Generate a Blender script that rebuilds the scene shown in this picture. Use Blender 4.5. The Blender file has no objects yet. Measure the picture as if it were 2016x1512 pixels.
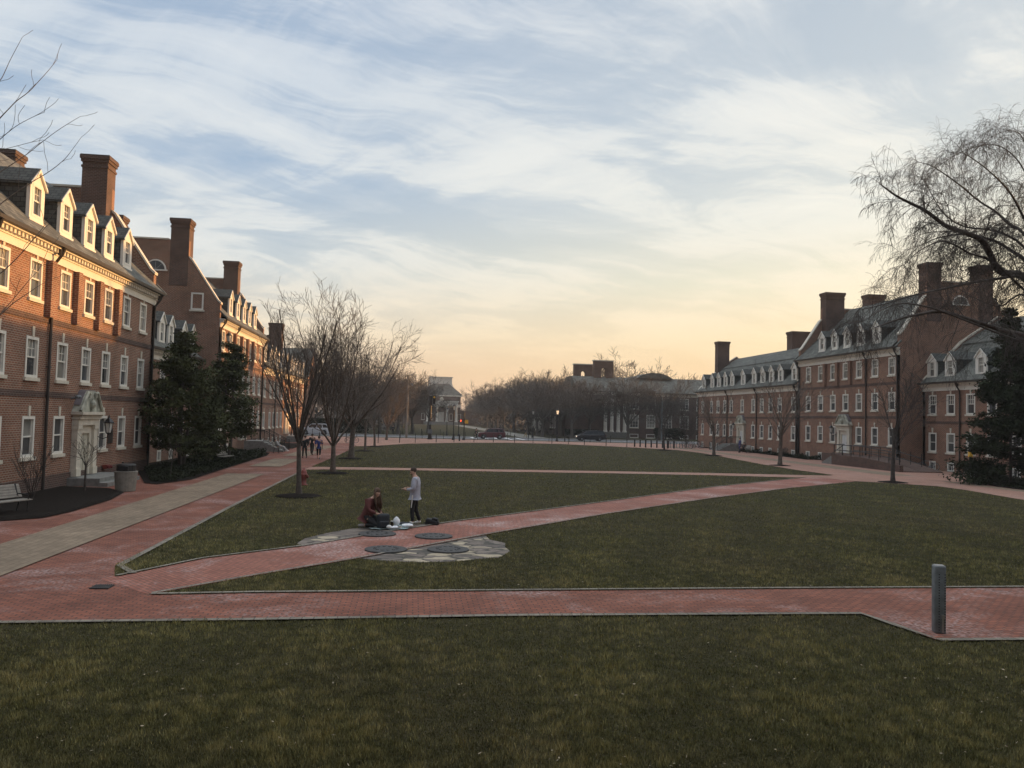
import bpy, bmesh, math, random
import numpy as np
from mathutils import Vector, Matrix
S = bpy.context.scene
COL = S.collection
R = math.radians
rng = random.Random(7)
nr = np.random.default_rng(11)

# ------------------------------------------------------------------ materials
def mat(name):
    m = bpy.data.materials.new(name); m.use_nodes = True
    nt = m.node_tree; b = nt.nodes['Principled BSDF']
    return m, nt, b
def N(nt, t, **kw):
    n = nt.nodes.new(t)
    for k, v in kw.items():
        if k in n.inputs: n.inputs[k].default_value = v
        else: setattr(n, k, v)
    return n
def ramp(nt, fac, stops, interp='LINEAR'):
    r = nt.nodes.new('ShaderNodeValToRGB'); r.color_ramp.interpolation = interp
    e = r.color_ramp.elements
    while len(e) < len(stops): e.new(0.5)
    for i, (p, c) in enumerate(stops):
        e[i].position = p; e[i].color = (*c, 1) if len(c) == 3 else c
    nt.links.new(fac, r.inputs[0]); return r.outputs[0]
def mixc(nt, fac, a, b, mode='MIX'):
    n = nt.nodes.new('ShaderNodeMix'); n.data_type = 'RGBA'; n.blend_type = mode
    for sock, v in ((n.inputs[0], fac), (n.inputs[6], a), (n.inputs[7], b)):
        if hasattr(v, 'is_linked') or isinstance(v, bpy.types.NodeSocket): nt.links.new(v, sock)
        elif isinstance(v, (tuple, list)): sock.default_value = (*v, 1) if len(v) == 3 else v
        else: sock.default_value = v
    return n.outputs[2]
def math_(nt, op, a, b=0.0, c=None):
    n = nt.nodes.new('ShaderNodeMath'); n.operation = op
    for i, v in enumerate((a, b) if c is None else (a, b, c)):
        if isinstance(v, bpy.types.NodeSocket): nt.links.new(v, n.inputs[i])
        else: n.inputs[i].default_value = v
    return n.outputs[0]
def coord(nt, kind='Object', scale=(1, 1, 1), rot=(0, 0, 0)):
    t = nt.nodes.new('ShaderNodeTexCoord'); mp = nt.nodes.new('ShaderNodeMapping')
    mp.inputs['Scale'].default_value = scale; mp.inputs['Rotation'].default_value = rot
    nt.links.new(t.outputs[kind], mp.inputs[0]); return mp.outputs[0]
def wpos(nt, scale=(1, 1, 1), rot=(0, 0, 0)):
    t = nt.nodes.new('ShaderNodeNewGeometry'); mp = nt.nodes.new('ShaderNodeMapping')
    mp.inputs['Scale'].default_value = scale; mp.inputs['Rotation'].default_value = rot
    nt.links.new(t.outputs['Position'], mp.inputs[0]); return mp.outputs[0]
def noise(nt, vec, scale, detail=4, rough=.55, dist=0.):
    n = N(nt, 'ShaderNodeTexNoise'); n.inputs['Scale'].default_value = scale; n.inputs['Detail'].default_value = detail
    n.inputs['Roughness'].default_value = rough; n.inputs['Distortion'].default_value = dist
    nt.links.new(vec, n.inputs['Vector']); return n.outputs['Fac']
def bump(nt, b, h, strength=.3, dist=.02):
    n = N(nt, 'ShaderNodeBump'); n.inputs['Strength'].default_value = strength; n.inputs['Distance'].default_value = dist
    nt.links.new(h, n.inputs['Height']); nt.links.new(n.outputs[0], b.inputs['Normal'])
def simple(name, col, rough=.6, metal=0., var=.15, sc=3., spec=.5):
    m, nt, b = mat(name)
    f = noise(nt, coord(nt), sc, 5)
    lo = tuple(c*(1-var) for c in col); hi = tuple(min(1, c*(1+var)) for c in col)
    nt.links.new(ramp(nt, f, [(.3, lo), (.7, hi)]), b.inputs['Base Color'])
    b.inputs['Roughness'].default_value = rough; b.inputs['Metallic'].default_value = metal
    b.inputs['Specular IOR Level'].default_value = spec
    return m
def brickmat(name, c1, c2, mortar, bw=.21, rh=.075, ms=.012, noise_s=.6, uv=True, rot=0., dirt=.35, offset=.5, stain=None, bumpd=.01, msm=.15):
    m, nt, b = mat(name)
    v = coord(nt, 'UV', rot=(0, 0, rot)) if uv else wpos(nt, rot=(0, 0, rot))
    t = nt.nodes.new('ShaderNodeTexBrick'); t.offset = offset
    nt.links.new(v, t.inputs['Vector'])
    t.inputs['Color1'].default_value = (*c1, 1); t.inputs['Color2'].default_value = (*c2, 1)
    t.inputs['Mortar'].default_value = (*mortar, 1); t.inputs['Scale'].default_value = 1
    t.inputs['Mortar Size'].default_value = ms; t.inputs['Mortar Smooth'].default_value = msm; t.inputs['Bias'].default_value = 0.
    t.inputs['Brick Width'].default_value = bw; t.inputs['Row Height'].default_value = rh
    f1 = noise(nt, v, noise_s, 6, .65); f2 = noise(nt, v, 9., 3)
    c = mixc(nt, 1., t.outputs['Color'], ramp(nt, f1, [(.3, (1-dirt,)*3), (.7, (1.0+dirt*.35,)*3)]), 'MULTIPLY')
    c = mixc(nt, .6, c, ramp(nt, f2, [(.3, (.72,)*3), (.7, (1.12,)*3)]), 'MULTIPLY')
    if stain:
        f3 = noise(nt, v, .35, 8, .72, .4)
        f4 = noise(nt, v, 14., 2)
        fm = math_(nt, 'MULTIPLY', ramp(nt, f3, [(.5, (0,)*3), (.68, (1,)*3)]), ramp(nt, f4, [(.4, (0,)*3), (.65, (1,)*3)]))
        c = mixc(nt, math_(nt, 'MULTIPLY', fm, stain[1]), c, stain[0])
    nt.links.new(c, b.inputs['Base Color'])
    b.inputs['Roughness'].default_value = .88; b.inputs['Specular IOR Level'].default_value = .25
    h = math_(nt, 'ADD', math_(nt, 'MULTIPLY', t.outputs['Fac'], -1.), math_(nt, 'MULTIPLY', f2, .5))
    bump(nt, b, h, .6, bumpd)
    return m
def glassmat(name, col, rough=.06):
    m, nt, b = mat(name)
    f = noise(nt, wpos(nt), .55, 2)
    c = ramp(nt, f, [(.35, tuple(x*.6 for x in col)), (.65, tuple(x*1.5 for x in col))])
    nt.links.new(c, b.inputs['Base Color']); b.inputs['Roughness'].default_value = rough
    b.inputs['Specular IOR Level'].default_value = .6
    f2 = noise(nt, wpos(nt), 1.7, 1); bump(nt, b, f2, .12, .02)
    return m
M = {}
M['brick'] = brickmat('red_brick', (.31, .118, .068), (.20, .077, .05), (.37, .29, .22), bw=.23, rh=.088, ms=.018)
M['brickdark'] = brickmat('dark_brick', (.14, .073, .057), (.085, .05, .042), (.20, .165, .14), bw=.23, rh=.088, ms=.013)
M['pave'] = brickmat('paving_brick', (.32, .115, .072), (.22, .082, .055), (.10, .06, .048), bw=.21, rh=.105, ms=.013, uv=False, rot=.0, dirt=.35, stain=((.48, .38, .36), .8))
M['paved'] = brickmat('diagonal_paving_brick', (.375, .152, .106), (.285, .112, .082), (.17, .095, .075), bw=.21, rh=.105, ms=.012, uv=False, rot=R(50), dirt=.28, stain=((.55, .47, .45), .95))
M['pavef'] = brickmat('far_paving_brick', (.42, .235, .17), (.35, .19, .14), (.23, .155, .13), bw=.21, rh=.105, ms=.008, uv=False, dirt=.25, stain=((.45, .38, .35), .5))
M['greypave'] = brickmat('grey_paver', (.28, .215, .15), (.225, .172, .12), (.14, .105, .078), bw=.42, rh=.21, ms=.008, uv=False, rot=R(90), dirt=.3)
M['edging'] = brickmat('edging_stone', (.27, .24, .195), (.20, .18, .145), (.13, .11, .09), bw=.2, rh=.4, ms=.010, uv=False, dirt=.4, offset=0)
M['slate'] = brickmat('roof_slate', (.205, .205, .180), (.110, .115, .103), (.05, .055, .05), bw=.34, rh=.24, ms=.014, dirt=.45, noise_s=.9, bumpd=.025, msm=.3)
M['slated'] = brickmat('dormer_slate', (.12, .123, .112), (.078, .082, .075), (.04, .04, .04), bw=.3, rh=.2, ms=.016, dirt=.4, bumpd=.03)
M['white'] = simple('white_painted_wood', (.74, .71, .64), .5, var=.06, sc=2.)
M['stone'] = simple('cream_stone_trim', (.62, .57, .47), .75, var=.12, sc=4.)
M['limes'] = simple('weathered_limestone', (.40, .40, .33), .85, var=.45, sc=2.2)
M['conc'] = simple('concrete', (.24, .225, .19), .9, var=.2, sc=6.)
M['step'] = simple('step_stone', (.20, .20, .185), .85, var=.25, sc=5.)
M['gut'] = simple('dark_gutter_metal', (.035, .028, .024), .5, var=.2)
M['copper'] = simple('green_copper', (.09, .16, .14), .7, var=.3)
M['black'] = simple('black_painted_metal', (.012, .012, .013), .4, var=.2)
M['galv'] = simple('galvanized_steel', (.165, .19, .205), .5, metal=.25, var=.25, sc=7.)
M['lead'] = simple('lead_flashing', (.17, .15, .16), .6, var=.2)
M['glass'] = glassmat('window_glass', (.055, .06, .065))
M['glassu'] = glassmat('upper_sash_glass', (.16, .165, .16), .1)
M['blind'] = glassmat('window_blind_glass', (.20, .195, .175), .25)
M['screen'] = simple('window_screen', (.055, .055, .055), .6, var=.25, sc=1.)
M['door'] = simple('pale_door_paint', (.50, .47, .38), .5, var=.08)
M['doorw'] = simple('white_door_paint', (.68, .68, .66), .45, var=.05)
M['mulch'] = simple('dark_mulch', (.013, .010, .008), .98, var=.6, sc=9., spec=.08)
M['asphalt'] = simple('asphalt', (.085, .088, .095), .9, var=.15, sc=4.)
M['kerb'] = simple('kerb_concrete', (.36, .34, .30), .9, var=.12, sc=3.)
M['paint'] = simple('road_paint', (.7, .7, .68), .7, var=.1)
M['bark'] = simple('grey_brown_bark', (.125, .098, .078), .95, var=.4, sc=7.)
M['bark1'] = simple('brown_grey_bark', (.085, .068, .055), .95, var=.4, sc=6.)
M['barkw'] = simple('willowy_dark_bark', (.062, .050, .042), .95, var=.4, sc=7.)
M['barkl'] = simple('lichen_grey_bark', (.14, .11, .085), .95, var=.35, sc=5.)
M['barkf'] = simple('far_brown_bark', (.108, .094, .081), .95, var=.35, sc=3.)
M['needle'] = simple('dark_evergreen_leaf', (.062, .070, .028), .85, var=.6, sc=1.1, spec=.15)
M['needle2'] = simple('spruce_needle', (.026, .034, .017), .85, var=.5, sc=1.4, spec=.1)
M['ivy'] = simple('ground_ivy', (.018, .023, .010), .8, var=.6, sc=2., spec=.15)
M['hedge'] = simple('clipped_hedge', (.016, .022, .012), .85, var=.5, sc=2., spec=.15)
M['tire'] = simple('tyre_rubber', (.018, .018, .018), .85, var=.1)
M['rim'] = simple('alloy_rim', (.42, .42, .43), .35, metal=.8, var=.1)
M['carglass'] = glassmat('car_glass', (.02, .022, .025), .05)
M['hydr'] = simple('hydrant_red_paint', (.19, .035, .025), .55, var=.25)
M['wood'] = simple('grey_weathered_slat', (.23, .21, .18), .85, var=.2, sc=8.)
M['iron'] = simple('cast_iron_cover', (.045, .044, .043), .75, metal=.1, var=.3, sc=9.)
M['litter'] = simple('dry_leaf_litter', (.30, .25, .17), .9, var=.5, sc=3.)
M['lampglass'] = simple('frosted_lamp_glass', (.62, .60, .55), .4, var=.05)
for k, c, r in (('red', (.085, .008, .016), .3), ('navy', (.012, .013, .018), .28), ('silver', (.55, .57, .60), .3)):
    m, nt, b = mat('car_paint_' + k); b.inputs['Base Color'].default_value = (*c, 1)
    b.inputs['Roughness'].default_value = r; b.inputs['Coat Weight'].default_value = .6; M['car_'+k] = m
    f = noise(nt, coord(nt), 2.5, 3); nt.links.new(ramp(nt, f, [(.2, tuple(x*.85 for x in c)), (.8, tuple(min(1, x*1.15) for x in c))]), b.inputs['Base Color'])
for k, c in (('skin', (.50, .31, .23)), ('sweat', (.36, .37, .43)), ('blackc', (.010, .010, .012)), ('maroon', (.105, .029, .026)), ('hairb', (.055, .034, .022)),
             ('hairl', (.085, .05, .03)), ('bluec', (.022, .035, .16)), ('tan', (.36, .27, .14)), ('greyc', (.30, .29, .28)), ('whitec', (.66, .65, .62)), ('bagd', (.018, .022, .028)),
             ('teal', (.28, .36, .36)), ('plastic', (.74, .76, .78)), ('yellow', (.75, .45, .06)), ('cardb', (.25, .16, .09)), ('redp', (.14, .02, .02)), ('redh', (.10, .035, .02))):
    M[k] = simple('cloth_' + k if k not in ('skin', 'hairb', 'hairl') else k, c, .8, var=.18, sc=9.)
def emis(name, col, s):
    m, nt, b = mat(name); b.inputs['Emission Color'].default_value = (*col, 1); b.inputs['Emission Strength'].default_value = s
    b.inputs['Base Color'].default_value = (*[x*.3 for x in col], 1); return m
M['lit'] = emis('lit_lamp', (1., .68, .4), 1.0)
M['sigred'] = emis('signal_red', (1., .09, .03), 2.2)
M['headl'] = emis('headlight_on', (1., .85, .65), 1.5)
M['lensc'] = simple('clear_lens', (.55, .55, .55), .2, var=.05)
M['lensr'] = simple('red_lens', (.22, .01, .01), .25, var=.1)

# lawn material
def lawnmat(name, blades=False):
    m, nt, b = mat(name)
    p = wpos(nt)
    f1 = noise(nt, p, .16, 5, .6); f2 = noise(nt, p, 1.7, 6, .65); f3 = noise(nt, p, 16., 3, .7)
    g = ramp(nt, f2, [(.25, (.128, .128, .058)), (.5, (.195, .186, .092)), (.78, (.265, .245, .135))])
    br = ramp(nt, f2, [(.25, (.165, .142, .082)), (.75, (.275, .235, .15))])
    c = mixc(nt, ramp(nt, f1, [(.45, (0,)*3), (.72, (.55,)*3)]), g, br)
    if blades:
        a = nt.nodes.new('ShaderNodeAttribute'); a.attribute_name = 'tint'
        c = mixc(nt, 1., c, ramp(nt, a.outputs['Fac'], [(0, (.5, .54, .48)), (.6, (1.12, 1.12, 1.05)), (1., (2.0, 1.8, 1.45))]), 'MULTIPLY')
    else:
        c = mixc(nt, 1., c, ramp(nt, f3, [(.3, (.10, .09, .08)), (.7, (.36, .34, .32))]), 'MULTIPLY')   # thatch and soil between the blades
        bump(nt, b, math_(nt, 'ADD', f3, math_(nt, 'MULTIPLY', f2, .6)), .9, .08)
    nt.links.new(c, b.inputs['Base Color']); b.inputs['Roughness'].default_value = .95; b.inputs['Specular IOR Level'].default_value = .1
    return m
M['lawn'] = lawnmat('lawn'); M['blade'] = lawnmat('grass_blade', True)
# flagstones
def flagmat():
    m, nt, b = mat('flagstone')
    p = wpos(nt, (1.5, 2.6, 1.))
    nzz = N(nt, 'ShaderNodeTexNoise'); nzz.inputs['Scale'].default_value = 1.3; nt.links.new(p, nzz.inputs['Vector'])
    pw = nt.nodes.new('ShaderNodeVectorMath'); pw.operation = 'MULTIPLY_ADD'
    nt.links.new(nzz.outputs['Color'], pw.inputs[0]); pw.inputs[1].default_value = (.95, .95, 0); nt.links.new(p, pw.inputs[2])
    v = N(nt, 'ShaderNodeTexVoronoi'); v.inputs['Scale'].default_value = 1.1; nt.links.new(pw.outputs[0], v.inputs['Vector'])
    e = N(nt, 'ShaderNodeTexVoronoi'); e.feature = 'DISTANCE_TO_EDGE'; e.inputs['Scale'].default_value = 1.1; nt.links.new(pw.outputs[0], e.inputs['Vector'])
    sp = nt.nodes.new('ShaderNodeSeparateColor'); nt.links.new(v.outputs['Color'], sp.inputs[0])
    c = ramp(nt, sp.outputs[0], [(0, (.11, .092, .08)), (.4, (.15, .118, .098)), (.76, (.20, .165, .135)), (.82, (.37, .31, .215)), (1., (.42, .35, .25))])
    f = noise(nt, p, 5., 5); c = mixc(nt, .8, c, ramp(nt, f, [(.3, (.65,)*3), (.7, (1.2,)*3)]), 'MULTIPLY')
    c = mixc(nt, ramp(nt, e.outputs['Distance'], [(.03, (1,)*3), (.09, (0,)*3)]), c, (.05, .045, .035))
    nt.links.new(c, b.inputs['Base Color']); b.inputs['Roughness'].default_value = .85
    bump(nt, b, math_(nt, 'ADD', f, e.outputs['Distance']), .5, .03)
    return m
M['flag'] = flagmat()

# ------------------------------------------------------------------ mesh building
class MB:
    def __init__(s): s.v = []; s.f = []; s.mi = []
    def poly(s, pts, mi=0):
        i = len(s.v); s.v += [tuple(p) for p in pts]; s.f.append(tuple(range(i, i+len(pts)))); s.mi.append(mi)
    def box(s, x0, x1, y0, y1, z0, z1, mi=0):
        i = len(s.v)
        s.v += [(x0, y0, z0), (x1, y0, z0), (x1, y1, z0), (x0, y1, z0), (x0, y0, z1), (x1, y0, z1), (x1, y1, z1), (x0, y1, z1)]
        for f in ((0, 3, 2, 1), (4, 5, 6, 7), (0, 1, 5, 4), (1, 2, 6, 5), (2, 3, 7, 6), (3, 0, 4, 7)):
            s.f.append(tuple(i+k for k in f)); s.mi.append(mi)
    def prism(s, pts, ax, a, b, mi=0):
        """polygon pts (2-D) extruded along axis ax from a to b; ccw or not, both closed"""
        n = len(pts); i = len(s.v)
        def P(p, t): return (t, p[0], p[1]) if ax == 0 else ((p[0], t, p[1]) if ax == 1 else (p[0], p[1], t))
        s.v += [P(p, a) for p in pts] + [P(p, b) for p in pts]
        s.f.append(tuple(range(i+n-1, i-1, -1))); s.f.append(tuple(range(i+n, i+2*n))); s.mi += [mi, mi]
        for k in range(n):
            k2 = (k+1) % n; s.f.append((i+k, i+k2, i+n+k2, i+n+k)); s.mi.append(mi)
    def tube(s, pts, rad, n=6, mi=0, cap=True):
        pts = [Vector(p) for p in pts]
        if not hasattr(rad, '__len__'): rad = [rad]*len(pts)
        i = len(s.v); up = None
        for k, p in enumerate(pts):
            d = (pts[min(k+1, len(pts)-1)] - pts[max(k-1, 0)]).normalized()
            if up is None: up = d.orthogonal().normalized()
            up = (up - d*up.dot(d)); up = up.normalized() if up.length > 1e-6 else d.orthogonal().normalized()
            w = d.cross(up)
            for a in range(n):
                t = 2*math.pi*(a+.5)/n; s.v.append(tuple(p + (up*math.cos(t) + w*math.sin(t))*rad[k]))
        for k in range(len(pts)-1):
            for a in range(n):
                a2 = (a+1) % n; s.f.append((i+k*n+a, i+k*n+a2, i+(k+1)*n+a2, i+(k+1)*n+a)); s.mi.append(mi)
        if cap:
            s.f.append(tuple(i+a for a in range(n-1, -1, -1))); j = i+(len(pts)-1)*n
            s.f.append(tuple(j+a for a in range(n))); s.mi += [mi, mi]
    def lathe(s, prof, n=16, c=(0, 0, 0), mi=0, sq=1.):
        i = len(s.v)
        for r, z in prof:
            for a in range(n):
                t = 2*math.pi*(a+.5)/n; s.v.append((c[0]+r*math.cos(t), c[1]+r*sq*math.sin(t), c[2]+z))
        m = len(prof)
        for k in range(m-1):
            for a in range(n):
                a2 = (a+1) % n; s.f.append((i+k*n+a, i+k*n+a2, i+(k+1)*n+a2, i+(k+1)*n+a)); s.mi.append(mi)
        s.f.append(tuple(i+a for a in range(n-1, -1, -1))); s.f.append(tuple(i+(m-1)*n+a for a in range(n))); s.mi += [mi, mi]
    def ball(s, c, r, n=10, mi=0):
        rx, ry, rz = r if hasattr(r, '__len__') else (r, r, r)
        m = max(4, n//2+1)
        prof = [(max(1e-3, math.sin(math.pi*k/m)), -math.cos(math.pi*k/m)) for k in range(m+1)]
        i = len(s.v)
        for pr, pz in prof:
            for a in range(n):
                t = 2*math.pi*a/n; s.v.append((c[0]+rx*pr*math.cos(t), c[1]+ry*pr*math.sin(t), c[2]+rz*pz))
        for k in range(m):
            for a in range(n):
                a2 = (a+1) % n; s.f.append((i+k*n+a, i+k*n+a2, i+(k+1)*n+a2, i+(k+1)*n+a)); s.mi.append(mi)
    def mesh(s, name, mats, smooth=False):
        me = bpy.data.meshes.new(name); me.from_pydata(s.v, [], s.f)
        for m in (mats if isinstance(mats, (list, tuple)) else [mats]): me.materials.append(M[m] if isinstance(m, str) else m)
        me.polygons.foreach_set('material_index', s.mi)
        uv = me.uv_layers.new(name='UVMap'); buf = []
        for p in me.polygons:
            n = p.normal
            h = math.hypot(n.x, n.y)
            if h < .05:
                for li in p.vertices: c = me.vertices[li].co; buf += [c.x, c.y]
            else:
                tx, ty = -n.y/h, n.x/h
                if tx + ty*.999 < 0: tx, ty = -tx, -ty
                t = Vector((tx, ty, 0)); w = n.cross(t)
                if w.z < 0: w = -w
                for li in p.vertices: c = me.vertices[li].co; buf += [c.dot(t), c.dot(w)]
        uv.data.foreach_set('uv', buf)
        if smooth: me.polygons.foreach_set('use_smooth', [True]*len(me.polygons))
        me.update(); return me
    def build(s, name, mats, parent=None, smooth=False):
        o = bpy.data.objects.new(name, s.mesh(name, mats, smooth)); COL.objects.link(o)
        if parent is not None: o.parent = parent
        return o
def put(name, me, parent=None, loc=(0, 0, 0), rz=0., scale=None):
    o = bpy.data.objects.new(name, me); COL.objects.link(o); o.location = loc; o.rotation_euler[2] = rz
    if scale: o.scale = scale
    if parent is not None: o.parent = parent
    return o
def tag(o, label, cat, group=None, kind=None):
    if label: o['label'] = label
    if cat: o['category'] = cat
    if group: o['group'] = group
    if kind: o['kind'] = kind
    return o
def thing(name, label, cat, loc=(0, 0, 0), rz=0., group=None):
    o = bpy.data.objects.new(name, None); COL.objects.link(o); o.location = loc; o.rotation_euler = (0, 0, rz)
    o.empty_display_size = .3
    return tag(o, label, cat, group)
def dup(o, loc=None, rz=None, label=None, parent=None, scale=None):
    c = o.copy(); COL.objects.link(c)
    if parent is not None: c.parent = parent
    if loc is not None: c.location = loc
    if rz is not None: c.rotation_euler = (0, 0, rz)
    if scale is not None: c.scale = scale
    if label: c['label'] = label
    for ch in [x for x in KIDS(o)]: dup(ch, parent=c)
    return c
def KIDS(o): return [x for x in COL.objects if x.parent == o] if o.children is None else list(o.children)
def np_mesh(name, V, F, mats, smooth=False, attr=None):
    """V (n,3), F (m,k) constant-size faces"""
    me = bpy.data.meshes.new(name); V = np.asarray(V, np.float32); F = np.asarray(F, np.int32)
    k = F.shape[1]
    me.vertices.add(len(V)); me.vertices.foreach_set('co', V.ravel())
    me.loops.add(F.size); me.loops.foreach_set('vertex_index', F.ravel())
    me.polygons.add(len(F)); me.polygons.foreach_set('loop_start', np.arange(0, F.size, k, dtype=np.int32))
    me.polygons.foreach_set('loop_total', np.full(len(F), k, np.int32))
    for m in (mats if isinstance(mats, (list, tuple)) else [mats]): me.materials.append(M[m])
    if smooth: me.polygons.foreach_set('use_smooth', np.ones(len(F), bool))
    if attr is not None:
        a = me.attributes.new('tint', 'FLOAT', 'POINT'); a.data.foreach_set('value', np.asarray(attr, np.float32))
    me.update(calc_edges=True); return me
SUN_STR, SKY_STR = 5.0, 1.0; HAZE = .0004; CLOUD1, CLOUD3 = (5.5, .3, 7), (.4, 7.7, 3)
# ------------------------------------------------------------------ windows, dormers, doors (front faces local -Y)
WC = {}
def window_meshes(w, h, kind):
    k = (round(w, 2), round(h, 2), kind)
    if k in WC: return WC[k]
    c = .12; f = MB()     # casing, sash rails, muntins; glass sits .10 behind the wall face
    y0, y1 = -.025, .13
    f.box(-w/2, -w/2+c, y0, y1, 0, h); f.box(w/2-c, w/2, y0, y1, 0, h)
    f.box(-w/2+c, w/2-c, y0, y1, h-c, h); f.box(-w/2+c, w/2-c, y0, y1, 0, c*.9)
    iw = w/2-c; mid = h*.5
    if kind in ('sash', 'plain'):
        f.box(-iw, iw, .03, .12, mid-.03, mid+.03)
        for sx in (-1, 1): f.box(sx*iw-.03 if sx > 0 else sx*iw, sx*iw if sx > 0 else sx*iw+.03, .04, .11, c*.9, h-c)
    if kind == 'sash':
        for t in (-1/3., 1/3.): f.box(t*iw-.014, t*iw+.014, .055, .10, mid+.03, h-c)
        z = (mid+h-c)/2; f.box(-iw, iw, .06, .10, z-.014, z+.014)
    if kind == 'grid':
        for t in (-1/3., 1/3.): f.box(t*iw-.02, t*iw+.02, .055, .10, c*.9, h-c)
        for t in (.25, .5, .75): z = c*.9+(h-c*1.9)*t; f.box(-iw, iw, .06, .10, z-.02, z+.02)
    if kind == 'small':
        f.box(-.02, .02, .05, .1, c*.9, h-c)
    g = []
    for var in range(4):
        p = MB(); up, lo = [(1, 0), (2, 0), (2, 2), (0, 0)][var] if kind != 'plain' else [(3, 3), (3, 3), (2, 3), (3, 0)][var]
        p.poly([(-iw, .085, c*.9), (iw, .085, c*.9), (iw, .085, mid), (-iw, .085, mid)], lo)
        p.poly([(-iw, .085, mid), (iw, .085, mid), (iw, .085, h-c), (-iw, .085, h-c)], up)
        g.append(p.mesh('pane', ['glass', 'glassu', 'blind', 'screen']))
    s = MB(); s.box(-w/2-.09, w/2+.09, -.10, .1, -.14, -.004)
    ks = MB(); ks.prism([(-.07, .004), (.07, .004), (.10, .42), (-.10, .42)], 1, -.045, .03)
    WC[k] = (f.mesh('window', 'white'), g, s.mesh('sill', 'stone'), ks.mesh('keystone', 'stone')); return WC[k]
def add_window(parent, x, z0, w, h, kind, y=0., sill=True, key=True):
    fr, g, s, ks = window_meshes(w, h, kind)
    o = put('window', fr, parent, (x, y, z0))
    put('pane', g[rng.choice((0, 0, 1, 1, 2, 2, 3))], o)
    if sill: put('sill', s, o)
    if key: put('keystone', ks, o, (0, 0, h))
    return o
DC = {}
def add_dormer(parent, x, z0, ztop, depth, w=1.24, y=0., lit='sash', pitchside='slated'):
    h = ztop - z0; k = (round(h, 2), round(depth, 2), w, lit)
    hw = w/2; ph = .72                                    # pediment height
    if k not in DC:
        eh = h - ph; ww, wh = .84, h*.66
        f = MB(); T = .06
        # front board with a window hole
        zb, zt = .12, .12+wh
        f.box(-hw, -ww/2, -T, .08, 0, eh); f.box(ww/2, hw, -T, .08, 0, eh)
        f.box(-ww/2, ww/2, -T, .08, 0, zb); 
        if zt < eh: f.box(-ww/2, ww/2, -T, .08, zt, eh)
        f.prism([(-hw, eh), (hw, eh), (0, h-.05)], 1, -T, .08)
        # raking cornice boards
        for sx in (-1, 1):
            f.prism([(sx*(hw+.08), eh-.03), (sx*(hw+.08), eh+.09), (0, h+.06), (0, h-.07)], 1, -T-.09, -T-.002)
        f.box(-hw-.05, hw+.05, -T-.05, -T-.003, -.12, -.002)
        fm = f.mesh('dormer', 'white')
        r = MB()
        for sx in (-1, 1):
            r.prism([(sx*(hw+.10), eh-.01), (sx*(hw+.10), eh+.10), (0, h+.10), (0, h-.02)], 1, -T-.05, depth)
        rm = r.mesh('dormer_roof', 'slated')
        c = MB()
        for sx in (-1, 1):
            pass
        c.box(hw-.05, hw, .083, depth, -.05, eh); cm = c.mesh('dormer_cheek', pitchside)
        DC[k] = (fm, rm, cm, eh, ww, wh)
    fm, rm, cm, eh, ww, wh = DC[k]
    d = put('dormer', fm, parent, (x, y, z0))
    put('dormer_roof', rm, d); put('dormer_cheek', cm, d); put('dormer_cheek', cm, d, (-2*hw+.05, 0, 0))
    fr, g, s, ks = window_meshes(ww, wh, lit)
    put('window', fr, d, (0, -.045, .12)); put('pane', g[rng.choice((0, 1, 2, 2))], d, (0, -.045, .12))
    return d
def add_lantern_mesh():
    m = MB()   # wall bracket + lantern frame, lantern hangs in front of the wall
    m.box(-.05, .05, -.03, 0, -.25, .1); m.tube([(0, -.02, .02), (0, -.3, -.1), (0, -.5, -.02), (0, -.55, .1)], .022, 6)
    m.lathe([(.03, .08), (.11, .16), (.13, .2)], 6, (0, -.55, 0)); m.lathe([(.24, .66), (.25, .70), (.13, .86), (.05, .92), (.03, 1.02), (.005, 1.06)], 6, (0, -.55, 0))
    for a in range(6):
        t = 2*math.pi*(a+.5)/6; m.tube([(.12*math.cos(t), -.55+.12*math.sin(t), .2), (.2*math.cos(t), -.55+.2*math.sin(t), .67)], .013, 4)
    return m
def wall_lantern(name, label, loc, rz):
    t = thing(name, label, 'lantern', loc, rz)
    add_lantern_mesh().build('frame', 'black', t)
    g = MB(); g.lathe([(.11, .2), (.19, .66)], 6, (0, -.55, 0)); g.build('glass', 'lampglass', t); return t
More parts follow.
